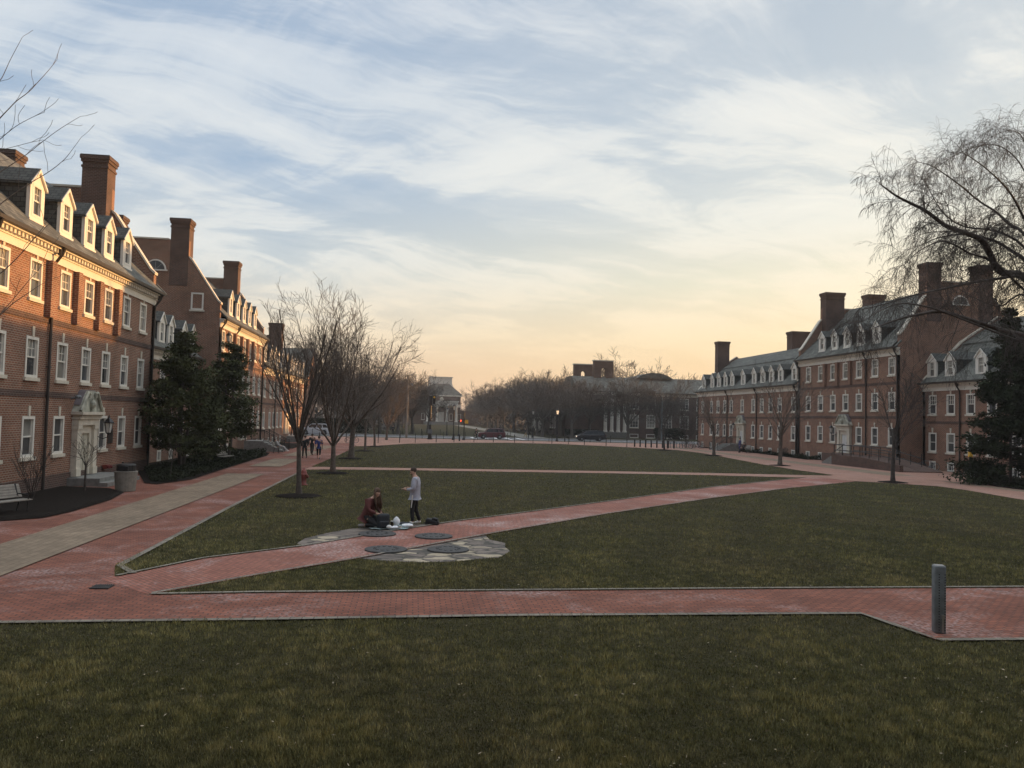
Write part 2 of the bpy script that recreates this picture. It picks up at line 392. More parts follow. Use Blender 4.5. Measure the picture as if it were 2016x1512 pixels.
def add_door(parent, x, zb, ztop, w=2.3, doormat='door'):
    """pedimented stone surround; zb door sill, ztop top of the pediment"""
    hw = w/2; ze = ztop-1.0; s = MB()
    for sx in (-1, 1):
        a, b = sorted((sx*hw, sx*(hw-.42))); s.box(a, b, -.26, .0, zb, ze-.62)
        s.box(a-.04, b+.04, -.30, -.0, zb+.002, zb+.34); s.box(a-.03, b+.03, -.30, -.0, ze-.80, ze-.625)
        a2, b2 = sorted((sx*(hw-.424), sx*(hw-.66))); s.box(a2, b2, -.14, .0, zb, ze-1.0)
    s.box(-hw+.424, hw-.424, -.14, 0, ze-1.0, ze-.62)
    s.box(-hw-.04, hw+.04, -.30, 0, ze-.618, ze-.34); s.box(-hw-.08, hw+.08, -.38, 0, ze-.336, ze-.25)
    n = 17
    for i in range(n):
        xx = -hw-.05 + (w+.1)*(i+.5)/n; s.box(xx-.04, xx+.04, -.42, -.02, ze-.247, ze-.13)
    s.box(-hw-.16, hw+.16, -.52, 0, ze-.126, ze-.0)
    o = s.build('door_surround', 'stone', parent); o.location = (x, 0, 0)
    p = MB(); H = ztop-ze
    prof = [(-hw-.14, .004), (-hw+.06, H*.28), (-hw+.30, H*.62), (-hw+.5, H*.86), (-hw+.66, H*.98), (hw-.66, H*.98), (hw-.5, H*.86), (hw-.30, H*.62), (hw-.06, H*.28), (hw+.14, .004)]
    p.prism([(a, ze+b) for a, b in prof], 1, -.34, 0)
    # raised swan necks and urn
    for sx in (-1, 1):
        pts = [(sx*(hw+.12), -.40, ze+.05), (sx*(hw-.12), -.40, ze+.30*H), (sx*(hw-.36), -.40, ze+.62*H), (sx*(hw-.62), -.40, ze+.92*H), (sx*(hw-.80), -.40, ze+.86*H), (sx*(hw-.78), -.40, ze+.66*H)]
        p.tube(pts, [.07, .07, .075, .08, .08, .06], 6)
    p.lathe([(.07, 0), (.05, .12), (.16, .3), (.15, .42), (.05, .55), (.02, .66)], 10, (0, -.42, ze+.02))
    pe = p.build('pediment', 'limes', parent); pe.location = (x, 0, 0)
    rf = MB(); rf.prism([(a*1.02, ze+b+.012) for a, b in prof[1:-1]], 1, -.30, -.001); q = rf.build('pediment_flashing', 'lead', parent); q.location = (x, 0, .03)
    dw = hw-.66; d = MB(); d.box(-dw, dw, -.05, .02, zb, ze-1.0)
    for zc0, zc1 in ((.2, .75), (.95, ze-1.0-zb-.2)):
        for sx in (-1, 1):
            a, b = sorted((sx*.06, sx*(dw-.07))); d.box(a, b, -.075, -.03, zb+zc0, zb+zc1)
    dd = d.build('door', doormat, parent); dd.location = (x, 0, 0)
    k = MB(); k.ball((dw-.1, -.1, zb+1.0), .04, 8); kk = k.build('handle', 'black', dd)

def facade(m, L, z0, z1, holes, t=.16):
    """front wall at y=0 with rectangular holes (x0,x1,z0,z1) and reveals"""
    xs = sorted({0., L, *[v for h in holes for v in h[:2]]}); zs = sorted({z0, z1, *[v for h in holes for v in h[2:]]})
    def inh(x, z): return any(h[0] < x < h[1] and h[2] < z < h[3] for h in holes)
    for i in range(len(xs)-1):
        j = 0
        while j < len(zs)-1:
            if inh((xs[i]+xs[i+1])/2, (zs[j]+zs[j+1])/2): j += 1; continue
            k = j
            while k < len(zs)-1 and not inh((xs[i]+xs[i+1])/2, (zs[k]+zs[k+1])/2): k += 1
            m.poly([(xs[i], 0, zs[j]), (xs[i+1], 0, zs[j]), (xs[i+1], 0, zs[k]), (xs[i], 0, zs[k])]); j = k
    for a, b, c, d in holes:
        m.poly([(a, 0, c), (a, t, c), (a, t, d), (a, 0, d)]); m.poly([(b, 0, c), (b, 0, d), (b, t, d), (b, t, c)])
        m.poly([(a, 0, d), (a, t, d), (b, t, d), (b, 0, d)]); m.poly([(a, 0, c), (b, 0, c), (b, t, c), (a, t, c)])
        m.poly([(a, t, c), (b, t, c), (b, t, d), (a, t, d)])

def chimney(parent, x0, x1, y0, y1, zb, zt):
    c = MB(); h = zt-zb
    c.box(x0, x1, y0, y1, zb, zt-.75)
    c.box(x0-.05, x1+.05, y0-.05, y1+.05, zt-.748, zt-.62); c.box(x0-.0, x1+.0, y0-.0, y1+.0, zt-.618, zt-.42)
    c.box(x0-.07, x1+.07, y0-.07, y1+.07, zt-.418, zt-.25); c.box(x0-.12, x1+.12, y0-.12, y1+.12, zt-.248, zt-.06)
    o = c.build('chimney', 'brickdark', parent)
    p = MB(); p.box(x0-.1, x1+.1, y0-.1, y1+.1, zt-.058, zt); p.build('chimney_cap', 'gut', o); return o

def cornice(parent, x0, x1, ez, dent=.30):
    c = MB()
    c.box(x0, x1, -.07, -.002, ez-.72, ez-.40); c.box(x0, x1, -.13, -.002, ez-.398, ez-.33)
    n = int((x1-x0)/dent)
    for i in range(n):
        xx = x0+(i+.5)*(x1-x0)/n; c.box(xx-.075, xx+.075, -.30, -.002, ez-.328, ez-.17)
    c.box(x0, x1, -.40, -.002, ez-.168, ez-.05)
    c.build('cornice', 'white', parent)
    g = MB(); g.prism([(-.58, ez-.10), (-.42, ez-.12), (-.40, ez+.04), (-.60, ez+.04)], 0, x0-.05, x1+.05); g.build('gutter', 'gut', parent)
def downpipe(parent, x, ez, zb=0.):
    p = MB(); p.tube([(x, -.5, ez-.1), (x, -.42, ez-.35), (x, -.12, ez-.8), (x, -.10, ez-1.2), (x, -.10, zb+.05)], .062, 8)
    for z in (zb+1., (zb+ez)/2, ez-1.5): p.box(x-.09, x+.09, -.17, -.02, z, z+.06)
    p.lathe([(.10, 0), (.14, .3)], 8, (x, -.34, ez-.42))
    p.build('downpipe', 'gut', parent)

def tall_house(name, label, loc, rz, bays, base=0., basement=True, door_bay=3, L=18.9, off=0., gwin=(), lunette=(), far_wide=False, grp=None):
    """three storeys, gable ends with paired chimneys. local x along the front, y into the house"""
    h = thing(name, label, 'building', loc, rz, grp)
    ez = 10.40+base; D = 11.6; rz_ = ez+6.0; hy = D/2
    rows = [(1.50+base, 1.65, 'plain'), (4.72+base, 1.66, 'sash'), (7.92+base, 1.62, 'sash')]
    w = 1.06; holes = []
    for bi, x in enumerate(bays):
        for ri, (z, hh, kd) in enumerate(rows):
            if ri == 0 and bi == door_bay: continue
            holes.append((x-w/2, x+w/2, z, z+hh))
        if basement and bi != door_bay and bi != door_bay-1: holes.append((x-.42, x+.42, .04, .80))
    m = MB(); facade(m, L, -.3, ez-.2, holes)
    m.poly([(0, D, -.3), (0, D, ez), (L, D, ez), (L, D, -.3)])
    k = 1.3
    def gable(x0, x1):
        yA, yB = 2.35, 2.55
        pts = [(0, -.3), (0, ez+k-.25), (.25, ez+k), (yA, rz_-1.55), (yB, rz_-1.4), (yB, rz_), (D-yB, rz_), (D-yB, rz_-1.4), (D-yA, rz_-1.55), (D-.25, ez+k), (D, ez+k-.25), (D, -.3)]
        m.prism(pts, 0, x0, x1)
    gable(-.004, .42); gable(L-.42, L+.004)
    m.build('wall', 'brick', h)
    for x0, x1 in ((-.06, .48), (L-.48, L+.06)):
        for s in (0, 1):
            cp = MB()
            def Y(y): return y if s == 0 else D-y
            cp.prism([(Y(-.06), ez+k-.22), (Y(.22), ez+k+.03), (Y(2.33), rz_-1.52), (Y(2.5), rz_-1.36), (Y(2.5), rz_-1.22), (Y(2.28), rz_-1.40), (Y(.18), ez+k+.15), (Y(-.08), ez+k-.08)], 0, x0, x1); cp.build('coping', 'stone', h)
        cp = MB(); cp.box(x0, x1, 4.1, D-4.1, rz_+.003, rz_+.12); cp.build('coping', 'stone', h)
    r = MB()
    for s in (0, 1):
        def Y(y): return y if s == 0 else D-y
        r.prism([(Y(-.58), ez+.05), (Y(-.58), ez-.03), (Y(hy), rz_-.35), (Y(hy), rz_-.02)], 0, .424, L-.424)
    # eave ends carry past the gable wall
    for x0, x1 in ((-.25, -.006), (L+.006, L+.25)):
        r.prism([(-.58, ez+.05), (-.58, ez-.03), (-.008, ez+.45), (-.008, ez+.62)], 0, x0, x1)
    r.build('roof', 'slate', h)
    cw = 1.4
    for (x0, x1) in ((-.02, 1.2), (L-1.2, L+.02)):
        ww = .8 if (far_wide and x0 < 0) else 0.
        chimney(h, x0, x1, 2.56, 2.56+cw+ww, rz_-3.6, rz_+1.75); chimney(h, x0, x1, D-2.56-cw, D-2.56+ww*.7, rz_-3.6, rz_+1.75)
    cornice(h, .002, L-.002, ez)
    for bi, x in enumerate(bays):
        for ri, (z, hh, kd) in enumerate(rows):
            if ri == 0 and bi == door_bay: continue
            add_window(h, x, z, w, hh, kd)
        if basement and bi != door_bay and bi != door_bay-1: add_window(h, x, .04, .84, .76, 'small', sill=False, key=False)
        if 1 <= bi <= 5: add_dormer(h, x, ez+.72, ez+2.78, 2.9, y=.15)
    b = MB(); 
    for z in (7.05+base, 3.95+base): b.box(0, L, -.03, -.002, z, z+.24)
    b.box(0, L, -.06, -.002, -.1, .5+base if basement else .62) if not basement else None
    b.build('belt_course', 'brickdark', h)
    for i in range(1, 5):
        x = (bays[i]+bays[i+1])/2 - .05
        p = MB(); p.box(x-.42, x+.0, -.24, -.002, 7.3+base, ez-.724); p.build('pilaster', 'brick', h)
    if door_bay is not None: add_door(h, bays[door_bay], .40 if not basement else .95, 4.35+base, doormat='door' if not basement else 'doorw')
    for s, x in ((0, .3), (1, L-.3)): downpipe(h, x, ez)
    downpipe(h, bays[1]+1.35 if rz > 0 else bays[5]-1.35, ez)
    for gx, y, z, ww, hh in gwin:      # windows in a gable end: turned to face -x or +x
        o = add_window(h, 0, z, ww, hh, 'small', key=False); o.location = (gx, y, z); o.rotation_euler[2] = R(90 if gx > 1 else -90)
    for gx, y, z in lunette:
        q = MB(); n = 14
        q.prism([(y+.72*math.cos(math.pi*i/n), z+.72*math.sin(math.pi*i/n)) for i in range(n+1)], 0, gx-.03, gx+.03)
        o = q.build('lunette_window', 'glass', h)
        t = MB(); t.tube([(gx, y+.74*math.cos(math.pi*i/n), z+.74*math.sin(math.pi*i/n)) for i in range(n+1)], .07, 5); t.box(gx-.08, gx+.08, y-.9, y+.9, z-.10, z-.0)
        for a in (45, 90, 135): t.tube([(gx, y, z), (gx, y+.72*math.cos(R(a)), z+.72*math.sin(R(a)))], .035, 4)
        t.build('lunette_frame', 'white', o)
    return h

def wing(name, label, loc, rz, bays, L, dorm, ez=8.2, brk=(3.4, 11.8), ridge=(5.9, 13.5), base=.35, door_bay=None, basement=True, chim=(), pipes=(), grp=None, dy=.1):
    """two storeys with dormers in a gambrel slate roof"""
    h = thing(name, label, 'building', loc, rz, grp); D = ridge[0]*2
    rows = [(1.50+base, 1.66, 'plain'), (4.75+base, 1.70, 'sash')]; w = 1.04; holes = []
    for bi, x in enumerate(bays):
        for ri, (z, hh, kd) in enumerate(rows):
            if ri == 0 and bi == door_bay: continue
            holes.append((x-w/2, x+w/2, z, z+hh))
        if basement and bi != door_bay: holes.append((x-.42, x+.42, .02, .78))
    m = MB(); facade(m, L, -.3, ez-.2, holes)
    g = [(0, -.3), (0, ez+.3), (brk[0], brk[1]+.25), (ridge[0], ridge[1]+.25), (D-brk[0], brk[1]+.25), (D, ez+.3), (D, -.3)]
    m.prism(g, 0, -.004, .35); m.prism(g, 0, L-.35, L+.004)
    m.poly([(0, D, -.3), (0, D, ez), (L, D, ez), (L, D, -.3)])
    m.build('wall', 'brick', h)
    r = MB()
    for s in (0, 1):
        def Y(y): return y if s == 0 else D-y
        r.prism([(Y(-.5), ez+.05), (Y(-.5), ez-.03), (Y(brk[0]), brk[1]-.25), (Y(brk[0]), brk[1])], 0, .354, L-.354)
        r.prism([(Y(brk[0]-.12), brk[1]+.05), (Y(brk[0]-.12), brk[1]-.12), (Y(ridge[0]), ridge[1]-.25), (Y(ridge[0]), ridge[1])], 0, .356, L-.356)
    for x0, x1 in ((-.2, -.006), (L+.006, L+.2)): r.prism([(-.5, ez+.05), (-.5, ez-.03), (-.008, ez+.35), (-.008, ez+.5)], 0, x0, x1)
    r.build('roof', 'slate', h)
    for x0, x1 in ((-.05, .4), (L-.4, L+.05)):
        for s in (0, 1):
            cp = MB()
            def Y(y): return y if s == 0 else D-y
            cp.prism([(Y(-.03), ez+.31), (Y(brk[0]), brk[1]+.253), (Y(ridge[0]), ridge[1]+.253), (Y(ridge[0]), ridge[1]+.36), (Y(brk[0]-.05), brk[1]+.36), (Y(-.05), ez+.42)], 0, x0, x1); cp.build('coping', 'stone', h)
    cornice(h, .002, L-.002, ez)
    for bi, x in enumerate(bays):
        for ri, (z, hh, kd) in enumerate(rows):
            if ri == 0 and bi == door_bay: continue
            add_window(h, x, z, w, hh, kd)
        if basement and bi != door_bay: add_window(h, x, .02, .84, .76, 'small', sill=False, key=False)
    for x in dorm: add_dormer(h, x, ez+.42, ez+2.55, 2.3, y=dy)
    b = MB(); b.box(0, L, -.03, -.002, 3.95+base, 4.15+base); b.build('belt_course', 'brickdark', h)
    if door_bay is not None: add_door(h, bays[door_bay], .95, 4.35+base, doormat='doorw')
    for x0, x1, y0, y1, zb, zt in chim: chimney(h, x0, x1, y0, y1, zb, zt)
    for x in pipes: downpipe(h, x, ez)
    return h

XL, XR = -15.4, 43.0
SP = [1.45, 4.1, 6.85, 9.4, 11.8, 14.35, 16.9]
# left row: local x = Y - y0
L1 = tall_house('residence_hall', 'nearest tall red brick hall on the left with five sunlit dormers and a stone doorway', (XL, 29.9, 0), R(90), SP, 0., basement=False)
L2 = wing('residence_wing', 'low brick wing with four dormers set back between the two tall left halls', (-17.0, 48.85, 0), R(90), [2.0, 4.6, 7.2, 9.8, 12.1, 14.2], 15.5,
          [6.9, 8.9, 12.0, 14.3], ez=7.55, brk=(3.4, 11.0), ridge=(7., 13.2), base=0., door_bay=None)
L3 = tall_house('residence_hall', 'second tall brick hall on the left, its dark chimneyed gable rising behind the evergreens', (XL, 64.4, 0), R(90), [b+.0 for b in SP], .5, basement=True,
                gwin=((-.03, 1.75, 11.45, .95, 1.35),), lunette=((-.03, 5.0, 14.5),), L=18.6)
RB = [1.4, 4.8, 7.2, 9.6, 12.1, 15.5, 19.1, 21.4, 23.8, 26.3, 29.7]
L4 = wing('residence_wing', 'long low brick wing at the far end of the left row behind the bare trees', (XL, 83.0, 0), R(90), RB, 31.2, RB, door_bay=5,
          chim=((26.5, 28., 2.6, 4.3, 10.8, 15.6), (29.4, 31.2, 3.2, 5.0, 10.8, 14.2)), pipes=(7.5, 20.3, 30.9))
# right row: local x = Y1 - Y
R1 = wing('residence_wing', 'nearest two-storey slate-roofed brick wing at the right edge behind the dark spruce', (45.2, 65.3, 0), R(-90), [1.35, 3.7, 6.1, 8.5, 11., 13.5, 16., 18.5, 21.], 58.,  # near end lengthened out of view to keep low sun off the foreground
          [1.15, 3.5, 7.2, 10.9, 14.5, 18.], ez=7.6, brk=(3.6, 11.2), ridge=(7.2, 13.6), base=.1, pipes=(4.9,))
R2 = tall_house('residence_hall', 'tall three-storey brick hall on the right with broad chimneys and a ramp', (XR, 84.0, 0), R(-90), [84.0-y for y in (81.7, 79.1, 76.6, 74.2, 71.8, 69.15, 66.5)], .45,
                lunette=((18.73, 5.8, 14.9),), L=18.7, far_wide=True)
R3 = wing('residence_wing', 'long two-storey brick wing with eleven dormers running away on the right of the lawn', (XR, 115.5, 0), R(-90), [115.5-y for y in (113.4, 110, 107.5, 105.1, 102.8, 99.2, 95.8, 93.3, 90.9, 88.5, 85.1)], 31.5,
          [115.5-y for y in (113.4, 110, 107.5, 105.1, 102.8, 99.2, 95.8, 93.3, 90.9, 88.5, 85.1)], door_bay=5,
          chim=((-.02, 1.2, 2.6, 4.4, 10.6, 16.), (16.5, 18., 6.0, 8.5, 12., 15.9), (29., 30.4, 6.2, 8.2, 12., 15.6)), pipes=(11.5, 20.8, 31.2))
# portico hall far down the axis, library and the north hall beyond the road
def portico_hall(name, label, loc, rz, W=17., D=14., ez=12.2, rt=17.0):
    h = thing(name, label, 'building', loc, rz)
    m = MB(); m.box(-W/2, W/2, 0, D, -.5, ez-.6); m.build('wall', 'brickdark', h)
    r = MB(); o = .7; cx, y0, y1 = W/2-4.6, 4., D-4.
    a = [(-W/2-o, -o, ez), (W/2+o, -o, ez), (W/2+o, D+o, ez), (-W/2-o, D+o, ez)]; b = [(-cx, y0, rt), (cx, y0, rt), (cx, y1, rt), (-cx, y1, rt)]
    for i in range(4): r.poly([a[i], a[(i+1) % 4], b[(i+1) % 4], b[i]])
    r.poly(b); r.poly(a[::-1]); r.build('roof', 'slate', h)
    c = MB(); c.box(-W/2-.5, W/2+.5, -.5, D+.5, ez-.59, ez-.02); c.box(-W/2-.1, W/2+.1, -.1, D+.1, 7.2, 8.4); c.build('cornice', 'white', h)
    cu = MB(); cu.prism([(-5.6, rt-2.1), (-4.8, rt-.8), (-4.5, rt+.2), (-4.5, rt+2.4), (4.5, rt+2.4), (4.5, rt+.2), (4.8, rt-.8), (5.6, rt-2.1)], 1, 3.8, D-3.8)
    cu.box(-4.8, 4.8, 3.5, D-3.5, rt+2.405, rt+2.75); cu.build('cupola', 'white', h)
    en = MB(); en.box(-6.4, 6.4, -3.2, -.01, 7.9, 9.3); en.box(-6.7, 6.7, -3.5, -.008, 9.303, 9.7); en.build('entablature', 'white', h)
    st = MB(); st.box(-7.2, 7.2, -4., -.01, -.4, 1.2); st.box(-7.4, 7.4, -5.2, -4.003, -.4, .6); st.build('podium', 'step', h)
    for x in (-5.8, -2., 2., 5.8):
        q = MB(); q.lathe([(.62, 1.2), (.62, 1.5), (.48, 1.7), (.42, 7.4), (.58, 7.6), (.58, 7.9)], 12, (x, -2.7, 0)); q.build('column', 'white', h)
    d = MB(); d.box(-1.1, 1.1, -.12, 0, 1.2, 5.2); d.build('door', 'white', h)
    ov = MB(); ov.lathe([(.9, 0), (.9, .15)], 16, (0, 0, 0)); q = ov.build('roundel', 'stone', h); q.location = (0, -.02, 10.4); q.rotation_euler = (R(90), 0, 0)
    for x in (-7.4, -4., 4., 7.4): add_window(h, x, 1.9, 1.4, 2.6, 'grid', y=-.03)
    [(lambda wg: (wg.box(a, b, 2, D, -.5, 6.), wg.build('side_wing', 'brickdark', h)))(MB()) for a, b in ((-30, -W/2-.01), (W/2+.01, 30))]
    return h
portico_hall('portico_hall', 'distant columned hall with a white cupola at the far end of the green', (11.4, 322., 0), R(4), W=15.6)
lib = thing('columned_hall', 'broad brick hall beyond the road with two arched chimney screens on its roof', 'building', (34., 160., 0))
m = MB(); Lw = 32.; wl = [x for x in (11.8, 15.4, 19., 22.6, 26.2, 29.8)]
facade(m, Lw, -.3, 9.4, [(x-.95, x+.95, z, z+hh) for x in wl for z, hh in ((2.2, 2.7), (6.1, 2.4))])
for x0, x1 in ((-.004, .4), (Lw-.4, Lw+.004)): m.box(x0, x1, .17, 17, -.3, 9.4)
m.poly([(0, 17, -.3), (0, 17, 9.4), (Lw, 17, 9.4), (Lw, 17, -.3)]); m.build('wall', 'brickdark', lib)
r = MB(); r.prism([(-.8, 9.6), (-.8, 9.45), (17.8, 9.45), (17.8, 9.6), (11.8, 12.9), (5.2, 12.9)], 0, -.6, Lw+.6); r.build('roof', 'slate', lib)
cornice(lib, .0, Lw, 9.5)
for x in wl:
    add_window(lib, x, 2.2, 1.9, 2.7, 'grid'); add_window(lib, x, 6.1, 1.9, 2.4, 'grid')
    add_window(lib, x, .1, 1.9, .8, 'small', y=-.03, key=False)
for (x0, x1, y0, zt) in ((.7, 4.8, 9., 15.6), (4.1, 8.3, 4.6, 16.2)):
    a = MB(); w2 = .52; xc = (x0+x1)/2; zs, n = zt-2.6, 10
    arch = [(xc-w2, zt-3.6), (xc-w2, zs+.7)] + [(xc-w2*math.cos(math.pi*i/n), zs+.7+w2*math.sin(math.pi*i/n)) for i in range(1, n)] + [(xc+w2, zs+.7), (xc+w2, zt-3.6)]
    left = [(x0, 10.), (xc, 10.), (xc, zt-3.6)] + arch[:n//2+2] + [(xc, zt), (x0, zt)]
    right = [(xc, 10.), (x1, 10.), (x1, zt), (xc, zt)] + arch[n//2+1:] + [(xc, zt-3.6)]
    a.prism(left, 1, y0, y0+1.3); a.prism(right, 1, y0, y0+1.3); o = a.build('chimney_screen', 'brickdark', lib)
    k = MB(); k.box(x0-.15, x1+.15, y0-.15, y0+1.45, zt+.003, zt+.22); k.build('coping', 'stone', o)
pd = MB(); pd.prism([(13.4, 12.8), (14.5, 13.5), (16.4, 14.), (18.4, 14.), (20.2, 13.5), (21.4, 12.8)], 1, 4., 13.); pd.build('dome_roof', 'slate', lib)
pt = MB(); pt.box(4.6, 9.8, -2.8, -.006, 7.4, 8.4); pt.build('entablature', 'white', lib)
pb = MB(); pb.box(4.4, 10., -3.2, -.006, -.3, 1.2); pb.build('podium', 'step', lib)
for i in range(4):
    q = MB(); x = 5.1+i*1.35; q.lathe([(.45, 1.2), (.45, 1.4), (.36, 1.6), (.31, 7.), (.42, 7.2), (.42, 7.4)], 12, (x, -2.3, 0)); q.build('column', 'white', lib)
nh = thing('columned_hall', 'brick hall with a row of white columns further back behind the bare trees', 'building', (33., 205., 0), R(-90))
m = MB(); m.box(0, 30, 0, 14, -.3, 8.5); m.build('wall', 'brickdark', nh)
r = MB(); r.prism([(-.7, 8.6), (-.7, 8.5), (14.7, 8.5), (14.7, 8.6), (7, 12.5)], 0, -.5, 30.5); r.build('roof', 'slate', nh)
for x in (4, 7, 10, 13): 
    q = MB(); q.lathe([(.55, .6), (.45, .9), (.4, 6.8), (.55, 7.)], 12, (x, -2., 0)); q.build('column', 'white', nh)
p = MB(); p.box(2.8, 14.2, -2.8, -.01, 7.003, 8.2); p.build('entablature', 'white', nh)
for x in (17.5, 20.5, 23.5, 26.5): add_window(nh, x, 1.5, 1.4, 2.6, 'grid', y=-.03)
hn = thing('brick_house', 'brick house with a sunlit gable end beyond the left wing across the road', 'building', (-38., 141., 0))
m = MB(); m.box(0, 19.5, 0, 12, -.3, 10.); m.prism([(0, 10.), (12, 10.), (6, 15.)], 0, 19.2, 19.504); m.prism([(0, 10.), (12, 10.), (6, 15.)], 0, 0, .3); m.build('wall', 'brick', hn)
r = MB()
for s in (0, 1):
    Yf = (lambda y: y) if s == 0 else (lambda y: 12-y)
    r.prism([(Yf(-.5), 9.9), (Yf(-.5), 9.7), (Yf(6), 15.), (Yf(6), 15.25)], 0, -.3, 19.8)
r.build('roof', 'slate', hn)
for x in (3, 6.5, 10, 13.5, 17):
    for z in (1.5, 5., 8.): add_window(hn, x, z, 1.1, 1.7, 'sash', y=-.03)
# ------------------------------------------------------------------ ground, paths, beds
def sheet(name, pts, z, m, kind='structure'):
    b = MB(); b.poly([(x, y, z) for x, y in pts]); o = b.build(name, m); o['kind'] = kind
    if o.data.polygons[0].normal.z < 0: o.data.flip_normals()
    return o
g = MB(); g.box(-1500, 1500, -300, 2200, -1., 0.); g.build('lawn', 'lawn')['kind'] = 'structure'
P_PROM = [(-30, 14.02), (-6.62, 14.02), (-5.0, 16.1), (-4.75, 16.2), (-6.2, 17.85), (-6.6, 19.), (-6.6, 30), (-6.6, 49.4), (-6.55, 56), (-6.3, 66), (-6.1, 80), (-6.2, 89.4), (-7.1, 97), (-11.4, 100), (-14.9, 100), (-14.9, 14.4), (-30, 14.4)]
P_PROM = [(-32, 14.02), (-6.62, 14.02), (-5.0, 16.1), (-4.75, 16.2), (-6.2, 17.85), (-6.6, 19.), (-6.6, 30), (-6.6, 49.4), (-6.55, 56), (-6.3, 66), (-6.1, 80), (-6.2, 89.4), (-7.1, 97), (-11.4, 101), (-15.0, 101), (-15.3, 25), (-32, 23)]
P_FRONT = [(-6.7, 14.02), (-2.6, 14.13), (1.82, 14.31), (6.65, 14.33), (8.65, 14.32), (8.80, 13.5), (8.97, 12.5), (30, 12.4), (40, 12.4), (40, 16.9), (14.08, 16.68), (7.68, 16.55), (2.07, 16.38), (-3.01, 16.23), (-5.06, 16.07), (-6.7, 16.1)]
P_DIAG = [(-6.4, 17.6), (-6.15, 17.84), (-4.92, 19.96), (-2.78, 21.90), (-.72, 24.5), (1.63, 27.2), (3.58, 29.1), (8.79, 34.36), (16.86, 42.7), (25.52, 50.3), (28.52, 52.6), (30, 53.5), (31., 49.6), (29.64, 49.3), (21.8, 43.1), (14.36, 36.4), (7.69, 29.9), (2.73, 24.6), (.63, 22.2), (-1.28, 20.0), (-3.32, 17.9), (-4.74, 16.24), (-5.0, 16.15)]
P_CROSS = [(-6.62, 53.4), (-5.1, 53.6), (-.3, 53.9), (7, 54.2), (14, 54.4), (22, 54.4), (28, 53.9), (30.6, 54.), (30.2, 51.7), (26, 51.4), (20.4, 52.1), (13.3, 52.3), (6.4, 52.0), (-.3, 51.8), (-5.4, 51.2), (-6.62, 50.6)]
P_RIGHT = [(30.2, 30), (31.7, 37.6), (32.7, 43.3), (32.6, 45.7), (31, 47.5), (28.8, 48.9), (28.2, 52.2), (30.7, 54.5), (30.6, 60), (31.1, 67), (32.5, 77.4), (34, 90), (33.6, 98), (42.9, 113), (44.9, 113), (44.9, 20), (36, 20)]
P_FAR = [(-15, 99), (-7.0, 96), (-6.0, 88), (-4.06, 90.6), (-.7, 99), (6, 106.8), (13.5, 111.5), (21, 111), (27, 106), (33.5, 98), (43.2, 112), (46, 122.5), (-20, 122.5), (-20, 112), (-12, 108)]
LAWNOUT = [P_PROM, P_FRONT, P_DIAG, P_CROSS, P_RIGHT, P_FAR]
sheet('left_path', P_PROM, .004, 'pave'); sheet('front_path', P_FRONT, .012, 'pave'); sheet('diagonal_path', P_DIAG, .008, 'paved')
sheet('cross_path', P_CROSS, .016, 'pavef'); sheet('right_path', P_RIGHT, .020, 'pavef'); sheet('far_path', P_FAR, .024, 'pavef')
st = MB()
for a, b in ((14.5, 46.5), (52.9, 62.), (66., 74.5), (79, 88)): st.poly([(-10.45 if a > 20 else -10.4, a, .028), (-8.45, a, .028), (-8.3, b, .028), (-10.35, b, .028)])
st.build('grey_paver_strip', 'greypave')['kind'] = 'structure'
st = MB(); st.poly([(35.7, 25, .028), (36.7, 25, .028), (36.7, 50, .028), (35.9, 50, .028)]); st.poly([(35.2, 55, .028), (37.5, 55, .028), (37.5, 112, .028), (35.8, 112, .028)]); st.build('grey_paver_strip', 'greypave')['kind'] = 'structure'
def edging(pts, w=.2, z=.034):
    b = MB(); P = [Vector((x, y, 0)) for x, y in pts]; L, Rr = [], []
    for i, p in enumerate(P):
        d = (P[min(i+1, len(P)-1)]-P[max(i-1, 0)]).normalized(); n = Vector((-d.y, d.x, 0))*w/2
        L.append(p+n); Rr.append(p-n)
    for i in range(len(P)-1): b.poly([(*L[i].xy, z), (*Rr[i].xy, z), (*Rr[i+1].xy, z), (*L[i+1].xy, z)])
    o = b.build('edging_stones', 'edging'); o['kind'] = 'structure'
    if o.data.polygons[0].normal.z < 0: o.data.flip_normals()
edging([(-32, 14.02), (-6.62, 14.02)] + P_FRONT[1:5] + [(8.80, 13.5), (8.97, 12.52), (30, 12.42)], .14)
edging([(30, 16.85), (14.08, 16.68), (7.68, 16.55), (2.07, 16.38), (-3.01, 16.23), (-4.9, 16.08)], .11, .038)
edging(P_DIAG[1:10], .10, .036); edging([(-4.9, 16.14), (-3.32, 17.9), (-1.28, 20.0), (.63, 22.2), (2.73, 24.6), (7.69, 29.9), (14.36, 36.4), (21.8, 43.1)], .10, .04)
edging([(-5.9, 18.1), (-6.5, 19.), (-6.62, 30), (-6.62, 49)], .16, .032)
# flagstones either side of the diagonal path, four round covers, drain
P_FLAG = [(-3.05, 22.3), (-2.95, 23.2), (-2.45, 24.25), (-1.85, 25.15), (-.75, 25.95), (.3, 26.3), (1.1, 26.5), (1.75, 26.35), (2.0, 25.7), (2.3, 24.), (2.35, 23.2), (2.75, 22.6), (2.65, 21.9), (2.72, 21.2), (2.3, 20.25), (1.7, 20.0), (1.2, 19.72), (.4, 19.55), (-.4, 19.66), (-1.06, 19.95), (-2.2, 20.6)]
sheet('flagstone_patio', P_FLAG, .006, 'flag'); LAWNOUT.append(P_FLAG)
cv = MB(); cv.lathe([(.0, 0), (.56, 0), (.56, .035), (.52, .045), (.01, .045)], 28)
for a in range(0, 360, 30): cv.box(.3*math.cos(R(a))-.03, .3*math.cos(R(a))+.03, .3*math.sin(R(a))-.03, .3*math.sin(R(a))+.03, .045, .055)
